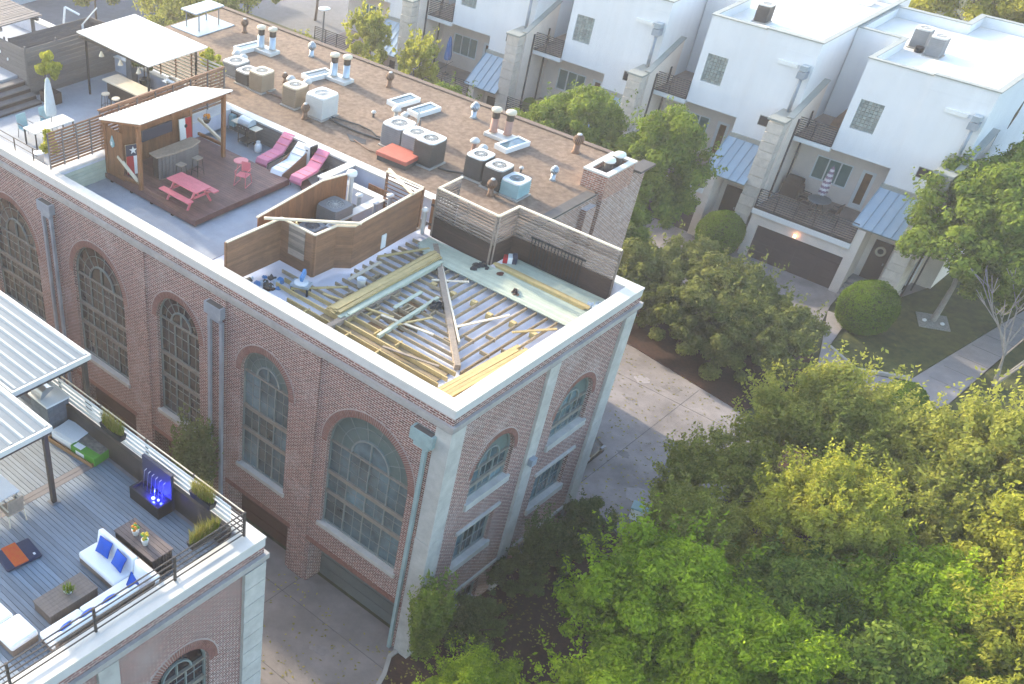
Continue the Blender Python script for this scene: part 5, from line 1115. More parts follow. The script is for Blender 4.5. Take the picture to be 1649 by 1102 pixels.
for k, x in enumerate((-31.2, -30.6)): q = MB(); q.lathe((x, 4.75, 12.6 - .2 * k), [(.03, 0), (.05, .06), (.03, .12)], 8); tag(q.build('wall_lamp', 'white_plastic'), ('left' if k == 0 else 'right') + ' small white lantern on the grey board wall by the steps', 'lamp')
t = thing('pergola', 'large white flat-roofed pergola over the far terrace bar', 'pergola')
m = MB(); m.slab([(-28.0, 7.0, 13.85), (-22.8, 7.0, 13.72), (-22.8, 10.45, 13.72), (-28.0, 10.45, 13.85)], .05); m.build('roof', 'white_roof', t)
for x, y in ((-27.6, 7.2), (-23.1, 7.2), (-27.6, 10.0), (-23.1, 10.0)): piece('post', (x, y, (ZT + 13.65) / 2), (.08, .08, 13.65 - ZT), 'black_metal', t)
for x in np.arange(-27.6, -22.9, 1.1): piece('rafter', (float(x), 8.7, 13.68), (.05, 3.2, .08), 'bronze_metal', t)
for y in (7.05, 10.4): piece('beam', (-25.4, y, 13.66), (5.0, .06, .1), 'bronze_metal', t)
t = thing('bar_counter', 'long grey bar counter under the white pergola', 'bar', (-25.2, 7.75, ZT)); m = MB(); m.box(-1.4, 1.4, -.25, .3, 0, .9); m.build('cabinet', 'wood_dark', t); m = MB(); m.box(-1.45, 1.45, -.48, .45, .9, .97); m.build('bar_top', 'wood_cap', t, bevel=.01)
for k, x in enumerate((-25.6, -24.85, -24.2)): bar_stool((x, 6.65, ZT), 'round-seated stool at the long grey bar, ' + ('left', 'middle', 'right')[k] + ' of three', .78, 'bronze_metal', 'wood_cap', 'stools at the far terrace bar', False)
for k, x in enumerate((-26.6, -25.2, -23.9)):
    t = thing('pendant_lamp', 'cone pendant lamp under the white pergola, ' + ('left', 'middle', 'right')[k] + ' of three', 'lamp', (x, 7.3, 13.05), 0, 'pendant lamps'); q = MB(); q.lathe((0, 0, 0), [(.13, 0), (.03, .22)], 12); q.build('shade', 'wood_cap', t); q = MB(); q.tube((0, 0, .22), (0, 0, .6), .006, n=5); q.build('cord', 'black_metal', t)
grill((-24.0, 9.5, ZT), 0, 'steel grill with rounded lid under the white pergola', 'grey_metal', 'steel')
q = MB(); q.box(-27.3, -26.9, 9.2, 9.6, ZT, ZT + 1.3); tag(q.build('outdoor_fridge', 'grey_metal', bevel=.02), 'tall grey cabinet at the far end of the pergola', 'cabinet')
t = thing('dining_table', 'long pale dining table with the closed grey umbrella', 'table', (-24.7, 2.8, ZT)); m = MB(); m.box(-.45, .45, -1.07, 1.07, .7, .74); m.build('table_top', 'ac_top', t)
for x in (-.4, .4):
    for y in (-1.0, 1.0): q = MB(); q.beam((x, y, 0), (x, y, .7), .05, .05); q.build('leg', 'black_metal', t)
closed_parasol('parasol', (-24.75, 3.0, ZT), 2.75, 'umbrella_grey', 'closed grey umbrella standing through the far dining table', None)
for k, (x, y, r) in enumerate(((-23.75, 2.2, -1.57), (-23.75, 2.95, -1.57), (-23.75, 3.7, -1.57), (-25.65, 2.2, 1.57), (-25.65, 3.4, 1.57))):
    patio_chair((x, y, ZT), r, ('blue cushioned chair nearest the slatted fence at the dining table, near end', 'blue cushioned chair nearest the slatted fence, middle', 'blue cushioned chair nearest the slatted fence, far end', 'pale chair on the step side of the dining table, near end', 'pale chair on the step side of the dining table, far end')[k], 'grey_metal', 'cushion_stripe' if k < 3 else 'ac_blue', 'chairs at the far dining table')
t = thing('terrace_steps', 'wide grey timber steps up to the raised platform at the left edge', 'steps', (-28.2, 2.6, ZT))
for k in range(4): piece('tread', (-.2 - k * .42, 0, .11 + k * .2), (.48, 4.4, .05), 'wood_slate', t); piece('riser', (.02 - k * .42, 0, .0 + k * .2), (.03, 4.4, .2), 'wood_dark', t)
m = MB(); m.box(-6.5, -1.8, -2.2, 2.2, 0, .82); m.build('platform', 'terrace_floor', t)
t = thing('white_bucket', 'white bucket by the far terrace railing', 'bucket', (-23.2, 1.15, ZT)); m = MB(); m.lathe((0, 0, 0), [(.2, 0), (.24, .42), (.26, .44), (.22, .46), (.02, .48)], 18); m.build('pail', 'white_plastic', t, smooth=True)
rl = thing('railing', 'thin dark railing on the front parapet of the far terrace', 'railing'); m = MB(); m.tube((-30, .25, 12.3), (-21.9, .25, 12.3), .02, n=6); m.build('top_rail', 'bronze_metal', rl); m = MB(); m.tube((-30, .25, 12.05), (-21.9, .25, 12.05), .014, n=6); m.build('mid_rail', 'bronze_metal', rl)
for x in (-29.8, -27.9, -26.2, -24.9, -23.55, -22.2): piece('post', (x, .25, 12.03), (.04, .04, .56), 'bronze_metal', rl)
# terrace beyond: slatted pergola and timber screens
t = thing('pergola', 'weathered grey slatted pergola in the top left corner', 'pergola')
for k in range(30): piece('slat', (-36.9 + k * .185, 6.15, 13.62 + jit(.01)), (.14, 2.7, .05), 'wood_slate', t)
for y in (5.1, 7.2): piece('beam', (-34.2, y, 13.5), (5.6, .12, .16), 'wood_slate', t)
for x in (-36.9, -31.9):
    for y in (5.1, 7.2): piece('post', (x, y, 12.25), (.14, .14, 2.4), 'wood_slate', t)
f6 = thing('board_fence', 'grey timber screen behind the tall grey board wall', 'fence'); board_fence(f6, (-31.6, 5.6), (-31.4, 10.2), 11.05, 12.95, .19, 'wood_slate', post_m='wood_slate')
f7 = thing('board_fence', 'low reddish timber screen left of the white pergola roof', 'fence'); board_fence(f7, (-31.4, 10.2), (-29.2, 10.4), 11.05, 13.0, .19, 'wood_grey', post_m='wood_grey')
t = thing('folded_furniture', 'white folded frame sticking up behind the grey board wall', 'furniture', (-31.9, 8.6, 11.05)); 
for a, b in (((0, 0, 0), (.1, .5, 2.5)), ((.1, .5, 2.5), (.7, .9, 2.2)), ((.9, .9, 1.8), (1.5, 1.4, 2.6)), ((.9, .9, 0), (.9, .9, 1.8))): q = MB(); q.beam(a, b, .1, .06); q.build('arm', 'white_plastic', t)
# ================================================================== NEAR TERRACE
ZN = 11.045
t = thing('pergola', 'dark metal pergola with white ribbed roof on the nearest terrace', 'pergola')
ZP = 13.72
for (x0, x1, y0, y1, zz) in ((-13, -7.2, -10.72, -8.02, ZP), (-13, -5.3, -13.6, -10.75, ZP - .02)):
    m = MB(); m.box(x0 + .06, x1 - .06, y0 + .06, y1 - .06, zz - .06, zz - .03); ro = m.build('roof_sheet', 'rib_sheet', t)
    n = int((y1 - y0 - .2) / .3)
    for k in range(n):
        yy = y0 + .18 + k * (y1 - y0 - .3) / (n - 1)
        m = MB(); m.add([(x0 + .06, yy - .07, zz - .03), (x0 + .06, yy + .07, zz - .03), (x0 + .06, yy + .035, zz + .03), (x0 + .06, yy - .035, zz + .03), (x1 - .1, yy - .07, zz - .03), (x1 - .1, yy + .07, zz - .03), (x1 - .1, yy + .035, zz + .03), (x1 - .1, yy - .035, zz + .03)], [(0, 3, 2, 1), (4, 5, 6, 7), (0, 1, 5, 4), (1, 2, 6, 5), (2, 3, 7, 6), (3, 0, 4, 7)]); m.build('rib', 'rib_top', ro)
    for c, d_ in ((((x0 + x1) / 2, y1 - .03, zz - .06), (x1 - x0, .07, .16)), (((x0 + x1) / 2, y0 + .03, zz - .06), (x1 - x0, .07, .16)), ((x1 - .03, (y0 + y1) / 2, zz - .06), (.07, y1 - y0 - .13, .16))): piece('gutter', c, d_, 'ac_top', t)
    for c, d_ in ((((x0 + x1) / 2 - .05, y1 - .1, zz - .2), (x1 - x0 - .1, .06, .14)), ((x1 - .1, (y0 + y1) / 2, zz - .2), (.06, y1 - y0 - .2, .14))): piece('beam', c, d_, 'bronze_metal', t)
for x, y in ((-7.32, -8.2), (-5.42, -10.95), (-5.42, -13.4)):
    piece('post', (x, y, (ZN + ZP - .2) / 2), (.13, .13, ZP - .2 - ZN), 'bronze_metal', t); piece('base_plate', (x, y, ZN + .01), (.28, .28, .02), 'grey_metal', t)
# railing: five bars on posts, white board behind along the alley side
r = thing('railing', 'dark horizontal-bar railing around the nearest terrace', 'railing')
for k in range(5):
    z = 11.83 + k * .19
    m = MB(); m.tube((-.33, -16.5, z), (-.33, -8.42, z), .022, n=6); m.build('bar', 'bronze_metal', r)
    m = MB(); m.tube((-13, -8.42, z), (-.33, -8.42, z), .022, n=6); m.build('bar', 'wood_cap' if k == 4 else 'bronze_metal', r)
for y in (-8.42, -10.8, -13.3, -15.75): piece('post', (-.33, y, 12.18), (.06, .06, .86), 'bronze_metal', r)
for x in (-2.3, -4.3, -6.35, -8.4, -10.4): piece('post', (x, -8.42, 12.18), (.06, .06, .86), 'bronze_metal', r)
bb = thing('bench_back', 'long dark low wall along the railing on the alley side', 'low wall'); m = MB(); m.box(-12, -.75, -8.62, -8.5, ZN, 11.85); m.build('wall', 'bronze_metal', bb)
for k in range(4): piece('white_slat', (-6.4, -8.46 + .0, 11.93 + k * .17), (11.2, .02, .1), 'white_plastic', bb)
# planters
LEAFJOB = []
def planter(loc, rz, label, L=.85):
    t = thing('planter_box', label, 'planter', loc, rz, 'dark planters of ornamental grass'); m = MB(); m.add([(-L / 2 + .05, -.1, 0), (L / 2 - .05, -.1, 0), (L / 2 - .05, .1, 0), (-L / 2 + .05, .1, 0), (-L / 2, -.13, .22), (L / 2, -.13, .22), (L / 2, .13, .22), (-L / 2, .13, .22)], MB.BF); m.build('trough', 'black_metal', t); LEAFJOB.append((t, L))
planter((-5.6, -8.6, 12.1), 0, 'dark planter of straw-green grass on the railing nearest the boxes', .95)
planter((-1.75, -8.6, 12.1), 0, 'dark planter of straw-green grass on the railing right of the fountain')
planter((-.62, -9.55, 12.1), PI / 2, 'dark planter of grass on the railing at the terrace corner', 1.0)
# fountain
t = thing('water_fountain', 'dark wall fountain with blue lit water spouts', 'fountain', (-3.5, -8.75, ZN))
m = MB()
for b in ((-.62, .62, -.5, -.44), (-.62, .62, -.06, 0), (-.62, -.56, -.44, -.06), (.56, .62, -.44, -.06)): m.box(b[0], b[1], b[2], b[3], 0, .42)
m.box(-.56, .56, -.44, -.06, 0, .1); m.build('basin', 'black_metal', t); m = MB(); m.box(-.56, .56, -.44, -.06, .28, .31); m.build('water', 'glass_dark', t)
m = MB(); m.box(-.62, .62, 0, .1, 0, 1.3); m.build('back_panel', 'flag_blue', t)
for k in range(6): m = MB(); x = -.4 + k * .16; m.tube((x, -.02, .95), (x, -.1, .92), .012, n=6); m.tube((x, -.1, .92), (x, -.18, .32), .008, n=5); m.build('spout', 'steel', t)
m = MB(); m.lathe((.12, -.25, .31), [(.05, 0), (.06, .03), (.02, .06)], 10); m.build('lamp', 'lamp_blue', t); m = MB(); m.lathe((.28, -.2, .31), [(.03, 0), (.04, .03), (.02, .05)], 10); m.build('lamp', 'lamp_blue', t)
for x, y, c in ((.12, -.25, 9), (.3, -.12, 6)):
    l = bpy.data.lights.new('fountain_light', 'POINT'); l.energy = c; l.color = (.02, .03, 1); l.shadow_soft_size = .04; lo = bpy.data.objects.new('fountain_light', l); COL.objects.link(lo); lo.parent = t; lo.location = (x, y, .46)
# outdoor sofa: L shape
t = thing('corner_sofa', 'white L-shaped outdoor sofa with blue pillows', 'sofa', (0, 0, ZN))
m = MB(); m.prism([(-3.0, -11.85), (-1.45, -11.85), (-1.45, -14.2), (-.72, -14.2), (-.72, -11.08), (-3.0, -11.08)], .04, .2); m.build('base', 'table_grey', t)
for x0, x1, y0, y1 in ((-3.02, -1.48, -11.86, -11.24), (-1.47, -.9, -14.22, -13.02), (-1.47, -.9, -13.0, -11.24)): m = MB(); m.box(x0, x1, y0, y1, .2, .42); m.build('seat_cushion', 'cushion_white', t, bevel=.06, seg=3)
for c, d_, rx, ry in (((-2.25, -11.15, .58), (1.5, .18, .5), .2, 0), ((-1.05, -11.15, .58), (.86, .18, .5), .2, 0), ((-.82, -13.6, .56), (.18, 1.2, .44), 0, -.15), ((-.82, -12.3, .56), (.18, 1.36, .44), 0, -.15)): m = MB(); m.cbox(c, d_, rx=-rx if rx else 0, ry=-ry if ry else 0); m.build('back_cushion', 'cushion_white', t, bevel=.06, seg=3)
m = MB(); m.box(-3.02, -.66, -11.05, -11.0, 0, .78); m.box(-.7, -.64, -14.25, -11.05, 0, .7); m.build('back_frame', 'table_grey', t)
def pillow(c, rz, rx, label, s=.46):
    m = MB(); N = 6; vs = []; fs = []
    for side in (1, -1):
        o = len(vs)
        for i in range(N + 1):
            for j in range(N + 1):
                u, v = 2 * i / N - 1, 2 * j / N - 1; b = (1 - u * u) ** .6 * (1 - v * v) ** .6; k = 1 - .06 * (1 - abs(u)) * (abs(v) > .99) - .06 * (1 - abs(v)) * (abs(u) > .99)
                vs.append((u * s / 2 * k, side * (.012 + .075 * b), v * s / 2 * k))
        for i in range(N):
            for j in range(N): a = o + i * (N + 1) + j; fs.append((a, a + 1, a + N + 2, a + N + 1) if side < 0 else (a, a + N + 1, a + N + 2, a + 1))
    m.add(vs, fs); o = m.build('pillow', 'cushion_blue', smooth=True); o.location = c; o.rotation_euler = (rx, 0, rz); tag(o, label, 'pillow', 'blue sofa pillows')
pillow((-2.5, -11.38, 11.71), .1, -.5, 'blue pillow at the left end of the white sofa back'); pillow((-1.85, -11.4, 11.71), -.12, -.5, 'blue pillow at the middle of the white sofa back, left of the corner'); pillow((-.98, -11.65, 11.71), 2.2, -.4, 'blue pillow tucked in the corner of the white sofa')
for k, y in enumerate((-12.4, -13.1, -13.75)): pillow((-.98, y, 11.68), -PI / 2 + .1 * k, -.45, 'blue pillow on the railing side of the sofa, ' + ('nearest the corner', 'middle of three', 'farthest from the corner')[k], .42)
# dark cabinet with two potted flowers
t = thing('storage_cabinet', 'dark slatted cabinet behind the white sofa', 'cabinet', (-1.93, -10.52, ZN)); m = MB(); m.box(-.74, .74, -.33, .33, 0, .76); m.build('body', 'bronze_metal', t)
for k in range(6): piece('top_slat', (0, -.3 + k * .122, .785), (1.56, .112, .035), 'table_dark', t)
for k in range(8): piece('side_slat', (.76, -.29 + k * .083, .38), (.02, .07, .72), 'bronze_metal', t)
for k in range(9): piece('front_slat', (-.66 + k * .165, -.345, .38), (.15, .02, .72), 'bronze_metal', t)
for k, (x, y, mm, l) in enumerate(((-2.2, -10.55, 'orange_flower', 'white pot with small orange flowers on the dark cabinet'), (-1.75, -10.6, 'yellow_flower', 'white pot with yellow flowers on the dark cabinet'))):
    t = thing('flower_pot', l, 'plant pot', (x, y, ZN + .803)); m = MB(); m.lathe((0, 0, 0), [(.07, 0), (.1, .17), (.105, .18), (.08, .17)], 16); m.build('pot', 'pot_white', t, smooth=True)
    for q in range(16): m = MB(); a = q * 2.4; rr = .03 + .06 * random.random(); m.lathe((rr * math.cos(a), rr * math.sin(a), .17 + random.random() * (.12 if k == 0 else .2)), [(.015, 0), (.05, .03), (.02, .07)], 6); m.build('bloom', mm if q % 3 else 'box_green', t)
# coffee table
t = thing('coffee_table', 'low grey-brown slab coffee table in front of the sofa', 'table', (-2.1, -12.95, ZN)); m = MB(); m.box(-.36, .36, -.73, .73, 0, .3); m.build('body', 'table_grey', t)
for k in range(6): piece('top_slat', (-.31 + k * .124, 0, .32), (.118, 1.5, .035), 'table_grey', t)
t = thing('succulent_bowl', 'white bowl of green succulents on the coffee table', 'plant', (-2.1, -12.85, ZN + .34)); m = MB(); m.lathe((0, 0, 0), [(.08, 0), (.13, .08), (.12, .09), (.02, .07)], 16); m.build('bowl', 'pot_white', t, smooth=True); BOWL = t
# white armchair / ottoman at the left edge
def white_ottoman(loc, rz, label, s=1):
    t = thing('ottoman', label, 'ottoman', loc, rz); m = MB(); m.box(-.38, .38, -.38, .38, .02, .22); m.build('base', 'table_grey', t); m = MB(); m.box(-.4, .4, -.4, .4, .22, .42); m.build('cushion', 'cushion_white', t, bevel=.06, seg=3); return t
white_ottoman((-1.92, -14.6, ZN), .03, 'white cushioned ottoman beside the coffee table'); white_ottoman((-2.75, -14.75, ZN), .03, 'white cushioned ottoman at the left edge of the photo')
# folded dog bed
t = thing('pet_bed', 'navy pet bed with an orange striped blanket on the deck', 'pet bed', (-4.3, -12.9, ZN), -.12)
m = MB(); m.box(-.4, .4, -.55, .5, 0, .13); m.build('mattress', 'navy', t, bevel=.06, seg=3); m = MB(); m.box(-.41, .41, -.32, .1, .11, .15); m.build('blanket', 'blanket_orange', t, bevel=.02); m = MB(); m.box(.22, .3, .3, .36, .13, .136); m.build('tag', 'white_plastic', t)
# dining set at the left edge
t = thing('dining_table', 'white square dining table cut by the left edge of the photo', 'table', (-6.5, -12.35, ZN)); m = MB(); m.box(-.8, .8, -.55, .55, .71, .76); m.build('table_top', 'white_plastic', t, bevel=.02)
for x in (-.7, .7):
    for y in (-.45, .45): q = MB(); q.beam((x, y, 0), (x, y, .71), .06, .06); q.build('leg', 'grey_metal', t)
patio_chair((-5.6, -12.2, ZN), -1.6, 'woven chair at the right side of the white dining table', 'wood_cap', 'wood_beam')
patio_chair((-5.9, -13.1, ZN), 3.2, 'dark woven chair in front of the white dining table', 'wood_cap', 'navy')
# boxes and outdoor kitchen
t = thing('cardboard_tray', 'flat open cardboard carton holding panels and a green box', 'box', (-6.85, -8.98, ZN), .12)
m = MB(); m.box(-.95, .95, -.42, .42, 0, .02)
for b in ((-.95, .95, -.42, -.4), (-.95, .95, .4, .42), (-.95, -.93, -.4, .4), (.93, .95, -.4, .4)): m.box(b[0], b[1], b[2], b[3], .02, .14)
m.build('tray', 'cardboard', t)
t = thing('packed_panels', 'white wrapped panels in the cardboard carton', 'package', (-7.25, -8.95, ZN + .03), .12); m = MB(); m.box(-.5, .45, -.36, .36, 0, .26); m.build('wrap', 'box_white', t, bevel=.02)
for k in range(3): piece('sheet', (-.06 + .03 * k, .02 * k, .28 + .025 * k), (.9, .66, .015), 'box_white', t, rz=.06 * k - .05)
t = thing('product_box', 'green and white printed box lying in the cardboard carton', 'box', (-6.35, -8.9, ZN + .03), .12); m = MB(); m.box(-.5, .5, -.36, .36, 0, .28); m.build('carton', 'box_green', t); m = MB(); m.box(-.48, .48, -.1, .34, .281, .286); m.build('printed_top', 'photo_print', t); m = MB(); m.box(-.42, -.1, -.33, -.12, .281, .286); m.build('printed_label', 'box_white', t); m = MB(); m.box(-.3, .05, -.366, -.361, .06, .2); m.build('printed_label', 'box_white', t)
t = thing('outdoor_kitchen', 'block-faced grill cabinet with white counter under the near pergola', 'grill cabinet', (-8.35, -8.85, ZN)); m = MB(); m.box(-.42, .42, -.4, .36, 0, 1.0); m.build('core', 'block_grey', t)
for k in range(8):
    for j in range(4): piece('block', (.43, -.3 + j * .185, .07 + k * .123), (.03, .175, .115), 'block_grey', t); piece('block', (-.32 + j * .215, -.41, .07 + k * .123), (.205, .03, .115), 'block_grey', t)
m = MB(); m.box(-.5, .48, -.46, .4, 1.0, 1.06); m.build('counter', 'white_plastic', t, bevel=.01)
m = MB(); n = 8; v = [(x, -.1 - .3 * math.cos(PI * .75 * i / n), 1.065 + .34 * math.sin(PI * .75 * i / n)) for x in (-.4, .1) for i in range(n + 1)]; m.add(v, [(i, i + 1, n + 2 + i, n + 1 + i) for i in range(n)] + [tuple(range(n + 1)), tuple(range(n + 1, 2 * n + 2))]); m.build('grill_lid', 'steel', t)
q = MB(); q.box(-13, -8.9, -8.62, -8.0 - .5, ZN, ZN + 1.6); tag(q.build('screen_panel', 'bronze_metal'), 'dark panel under the ribbed roof behind the grill cabinet', 'screen')
for k, (x, y) in enumerate(((-6.2, -9.0), (-.95, -8.95))): q = MB(); q.lathe((x, y, ZN), [(.05, 0), (.05, .02), (.02, .03)], 10); tag(q.build('deck_light', 'white_plastic'), ('small round deck light near the carton', 'small round deck light near the terrace corner')[k], 'lamp')

# ================================================================== VEHICLES
def car(loc, rz, body, label):
    t = thing('parked_car', label, 'car', loc, rz); L, W = 4.5, 1.8
    st = [(-2.25, .45, .62, .8), (-2.15, .3, .85, .86), (-1.5, .22, .98, .9), (-.9, .22, 1.0, .9), (0, .22, 1.0, .9), (1.0, .22, .98, .9), (1.6, .22, .9, .9), (2.1, .3, .75, .84), (2.25, .42, .6, .74)]
    m = MB(); vs = []; fs = []; n = 8
    for x, zb, zt, w_ in st: vs += [(x, -w_ * .92, zb), (x, -w_, (zb + zt) / 2), (x, -w_ * .95, zt - .06), (x, -w_ * .8, zt), (x, w_ * .8, zt), (x, w_ * .95, zt - .06), (x, w_, (zb + zt) / 2), (x, w_ * .92, zb)]
    for k in range(len(st) - 1):
        for i in range(n): fs.append((k * n + i, k * n + (i + 1) % n, (k + 1) * n + (i + 1) % n, (k + 1) * n + i))
    fs += [tuple(range(n)), tuple(range((len(st) - 1) * n, len(st) * n))]
    m.add(vs, fs); m.build('body', body, t, smooth=True)
    m = MB(); cs = [(-1.75, .97, .72), (-1.2, 1.38, .62), (.1, 1.42, .62), (1.05, .97, .72)]; vs = []; fs = []
    for x, z, w_ in cs: vs += [(x, -w_, z), (x, w_, z)]
    base = [(-1.75, -.76, .95), (1.05, -.76, .95), (1.05, .76, .95), (-1.75, .76, .95)]
    m.add([(-1.75, -.78, .96), (1.1, -.78, .96), (1.1, .78, .96), (-1.75, .78, .96), (-1.15, -.62, 1.4), (.2, -.62, 1.42), (.2, .62, 1.42), (-1.15, .62, 1.4)], MB.BF); m.build('windows', 'glass_house', t)
    m = MB(); m.add([(-1.2, -.6, 1.395), (.22, -.6, 1.415), (.22, .6, 1.415), (-1.2, .6, 1.395), (-1.15, -.52, 1.46), (.15, -.52, 1.48), (.15, .52, 1.48), (-1.15, .52, 1.46)], MB.BF); m.build('roof', body, t, bevel=.03)
    for x in (-1.4, 1.4):
        for s in (-1, 1):
            m = MB(); m.tube((x, s * .72, .32), (x, s * .92, .32), .32, n=20); wo = m.build('wheel', 'tyre', t); m = MB(); m.tube((x, s * .9, .32), (x, s * .93, .32), .2, n=14); m.build('rim', 'steel', wo)
    for s in (-1, 1): m = MB(); m.box(2.12, 2.26, s * .62 - .16, s * .62 + .16, .6, .72); m.build('headlight', 'grey_metal', t, bevel=.02)
car((-3.75, 14.75, .02), 0.0, 'car_dark', 'dark car with pale windscreen glare parked behind the brick building')
t = thing('car_corner_box', 'small white box standing in for a car corner, peeking out between the shrubs and the green tree', 'stand-in box', (1.75, 13.2, .02), .3)  # plain box added in place of the white car corner
m = MB(); m.box(-.35, .35, -.25, .25, 0, .6); m.build('cabinet', 'car_white', t, bevel=.03); m = MB(); m.box(-.38, .38, -.28, .28, .6, .66); m.build('lid', 'ac_blue', t)
# ================================================================== VEGETATION
def leaf_mesh(name, P, N, size, m, aspect=1.6):
    """quads at P with normals N"""
    n = len(P); size = np.broadcast_to(np.asarray(size, float), (n,))
    N = N / np.maximum(np.linalg.norm(N, axis=1, keepdims=True), 1e-6)
    r = RNG.normal(size=(n, 3)); T = np.cross(N, r); T /= np.maximum(np.linalg.norm(T, axis=1, keepdims=True), 1e-6); Bt = np.cross(N, T)
    s = size[:, None] / 2
    V = np.stack([P - T * s * aspect, P - Bt * s * .8, P + T * s * aspect, P + Bt * s * .8], 1).reshape(-1, 3)
    me = bpy.data.meshes.new(name); me.vertices.add(4 * n); me.vertices.foreach_set('co', V.ravel())
    me.loops.add(4 * n); me.loops.foreach_set('vertex_index', np.arange(4 * n, dtype=np.int32)); me.polygons.add(n); me.polygons.foreach_set('loop_start', np.arange(0, 4 * n, 4, dtype=np.int32)); me.polygons.foreach_set('loop_total', np.full(n, 4, dtype=np.int32))
    me.update(calc_edges=True); me.materials.append(MATS[m]); return me
def unit(n):
    v = RNG.normal(size=(n, 3)); return v / np.linalg.norm(v, axis=1, keepdims=True)
def crown_points(R, nclump, per, csize=(.16, .3), hollow=.45, flat=1.0, shoots=0):
    """clumps scattered in an ellipsoid of radii R; returns points and outward normals"""
    R = np.array(R, float); Ps = []; Ns = []
    for k in range(nclump):
        d = unit(1)[0]; d[2] = d[2] if d[2] > -.55 else -d[2]; q = (hollow ** 3 + RNG.random() * (1 - hollow ** 3)) ** (1 / 3) * RNG.uniform(.82, 1.08)
        c = d * q * R; cr = RNG.uniform(*csize) * R.mean(); n = int(per * (cr / (R.mean() * np.mean(csize))) ** 2)
        u = unit(n); rad = cr * (RNG.random((n, 1)) ** .45); p = c + u * rad * np.array([1, 1, .75 * flat]); Ps.append(p); Ns.append(u * 1.0 + np.array([0, 0, .35]) + RNG.normal(size=(n, 3)) * .45)
    for k in range(shoots):
        d = unit(1)[0]; d[2] = abs(d[2]) * .8 + .15; d /= np.linalg.norm(d); L = RNG.uniform(.15, .38) * R.mean(); n = 26
        t_ = RNG.random((n, 1)); bend = np.array([0, 0, .5]); p = d * R * .93 + (d + bend * t_) * L * t_ + RNG.normal(size=(n, 3)) * .045 * R.mean() ** .5; Ps.append(p); Ns.append(RNG.normal(size=(n, 3)) + np.array([0, 0, .6]))
    return np.concatenate(Ps), np.concatenate(Ns)
CR = {}
def crown(kind, R, nclump, per, leaf, m, **k):
    P, N = crown_points(R, nclump, per, **k); CR[kind] = leaf_mesh('crown_' + kind, P, N, RNG.uniform(.6, 1.25, len(P)) * leaf, m)
crown('bright_a', (3.4, 3.4, 2.7), 170, 430, .115, 'leaf_bright', shoots=70, csize=(.11, .26), hollow=.25)
crown('bright_b', (3.2, 3.4, 2.9), 165, 430, .115, 'leaf_bright', shoots=70, csize=(.11, .26), hollow=.25)
crown('yellow_a', (3.2, 3.2, 2.9), 150, 380, .12, 'leaf_yellow', shoots=120, csize=(.1, .24), hollow=.25)
crown('yellow_b', (3.3, 3.0, 3.0), 150, 380, .12, 'leaf_yellow', shoots=120, csize=(.1, .24), hollow=.25)
crown('olive_a', (3.3, 3.3, 3.2), 150, 360, .115, 'leaf_olive', shoots=170, csize=(.1, .24), hollow=.25)
crown('olive_b', (2.6, 2.6, 2.6), 105, 300, .115, 'leaf_olive', shoots=130, csize=(.1, .24), hollow=.25)
crown('mid_a', (2.4, 2.4, 3.0), 125, 380, .115, 'leaf_mid', shoots=20, csize=(.12, .27), hollow=.25)
crown('mid_b', (2.7, 2.5, 2.6), 130, 380, .115, 'leaf_mid', shoots=20, csize=(.12, .27), hollow=.25)
crown('dark_a', (1.6, 1.6, 1.5), 70, 280, .09, 'leaf_dark', shoots=20, csize=(.12, .26))
crown('dark_b', (1.4, 1.8, 1.7), 70, 280, .09, 'leaf_dark', shoots=25, csize=(.12, .26))
crown('hedge_a', (1.7, 1.7, 1.6), 80, 280, .095, 'leaf_hedge', shoots=30, csize=(.12, .26))
crown('hedge_b', (1.5, 1.9, 1.7), 80, 280, .095, 'leaf_hedge', shoots=30, csize=(.12, .26))
crown('sapling', (1.3, 1.3, 1.9), 55, 170, .13, 'leaf_yellow', shoots=25, csize=(.12, .27))
# sheared ball: dense shell
P = unit(15000); P = P * (1 + RNG.normal(size=(15000, 1)) * .025 + (np.sin(P[:, :1] * 5 + 1) * np.sin(P[:, 1:2] * 6) * .03 + np.sin(P[:, 2:] * 9 + P[:, :1] * 7) * .015)); CR['ball'] = leaf_mesh('crown_ball', P, P + RNG.normal(size=P.shape) * .5, .055, 'leaf_ball')
# upright hornbeam-like column: shoots rising from the trunk
Ps = []; Ns = []
for k in range(210):
    a = RNG.random() * 2 * PI; r0 = RNG.uniform(.02, .4); z0 = RNG.uniform(.4, 1.7); L = RNG.uniform(1.5, 3.0); n = 60; t_ = RNG.random((n, 1)); o = np.array([math.cos(a), math.sin(a), 0.])
    p = o * (r0 + .55 * t_ * RNG.uniform(.2, .9)) + np.array([0, 0, 1.]) * (z0 + L * t_) + RNG.normal(size=(n, 3)) * .05; Ps.append(p); Ns.append(RNG.normal(size=(n, 3)) + o * .8)
CR['column'] = leaf_mesh('crown_column', np.concatenate(Ps), np.concatenate(Ns), .085, 'leaf_mid')
CR['column_dark'] = CR['column'].copy(); CR['column_dark'].materials[0] = MATS['leaf_dark']
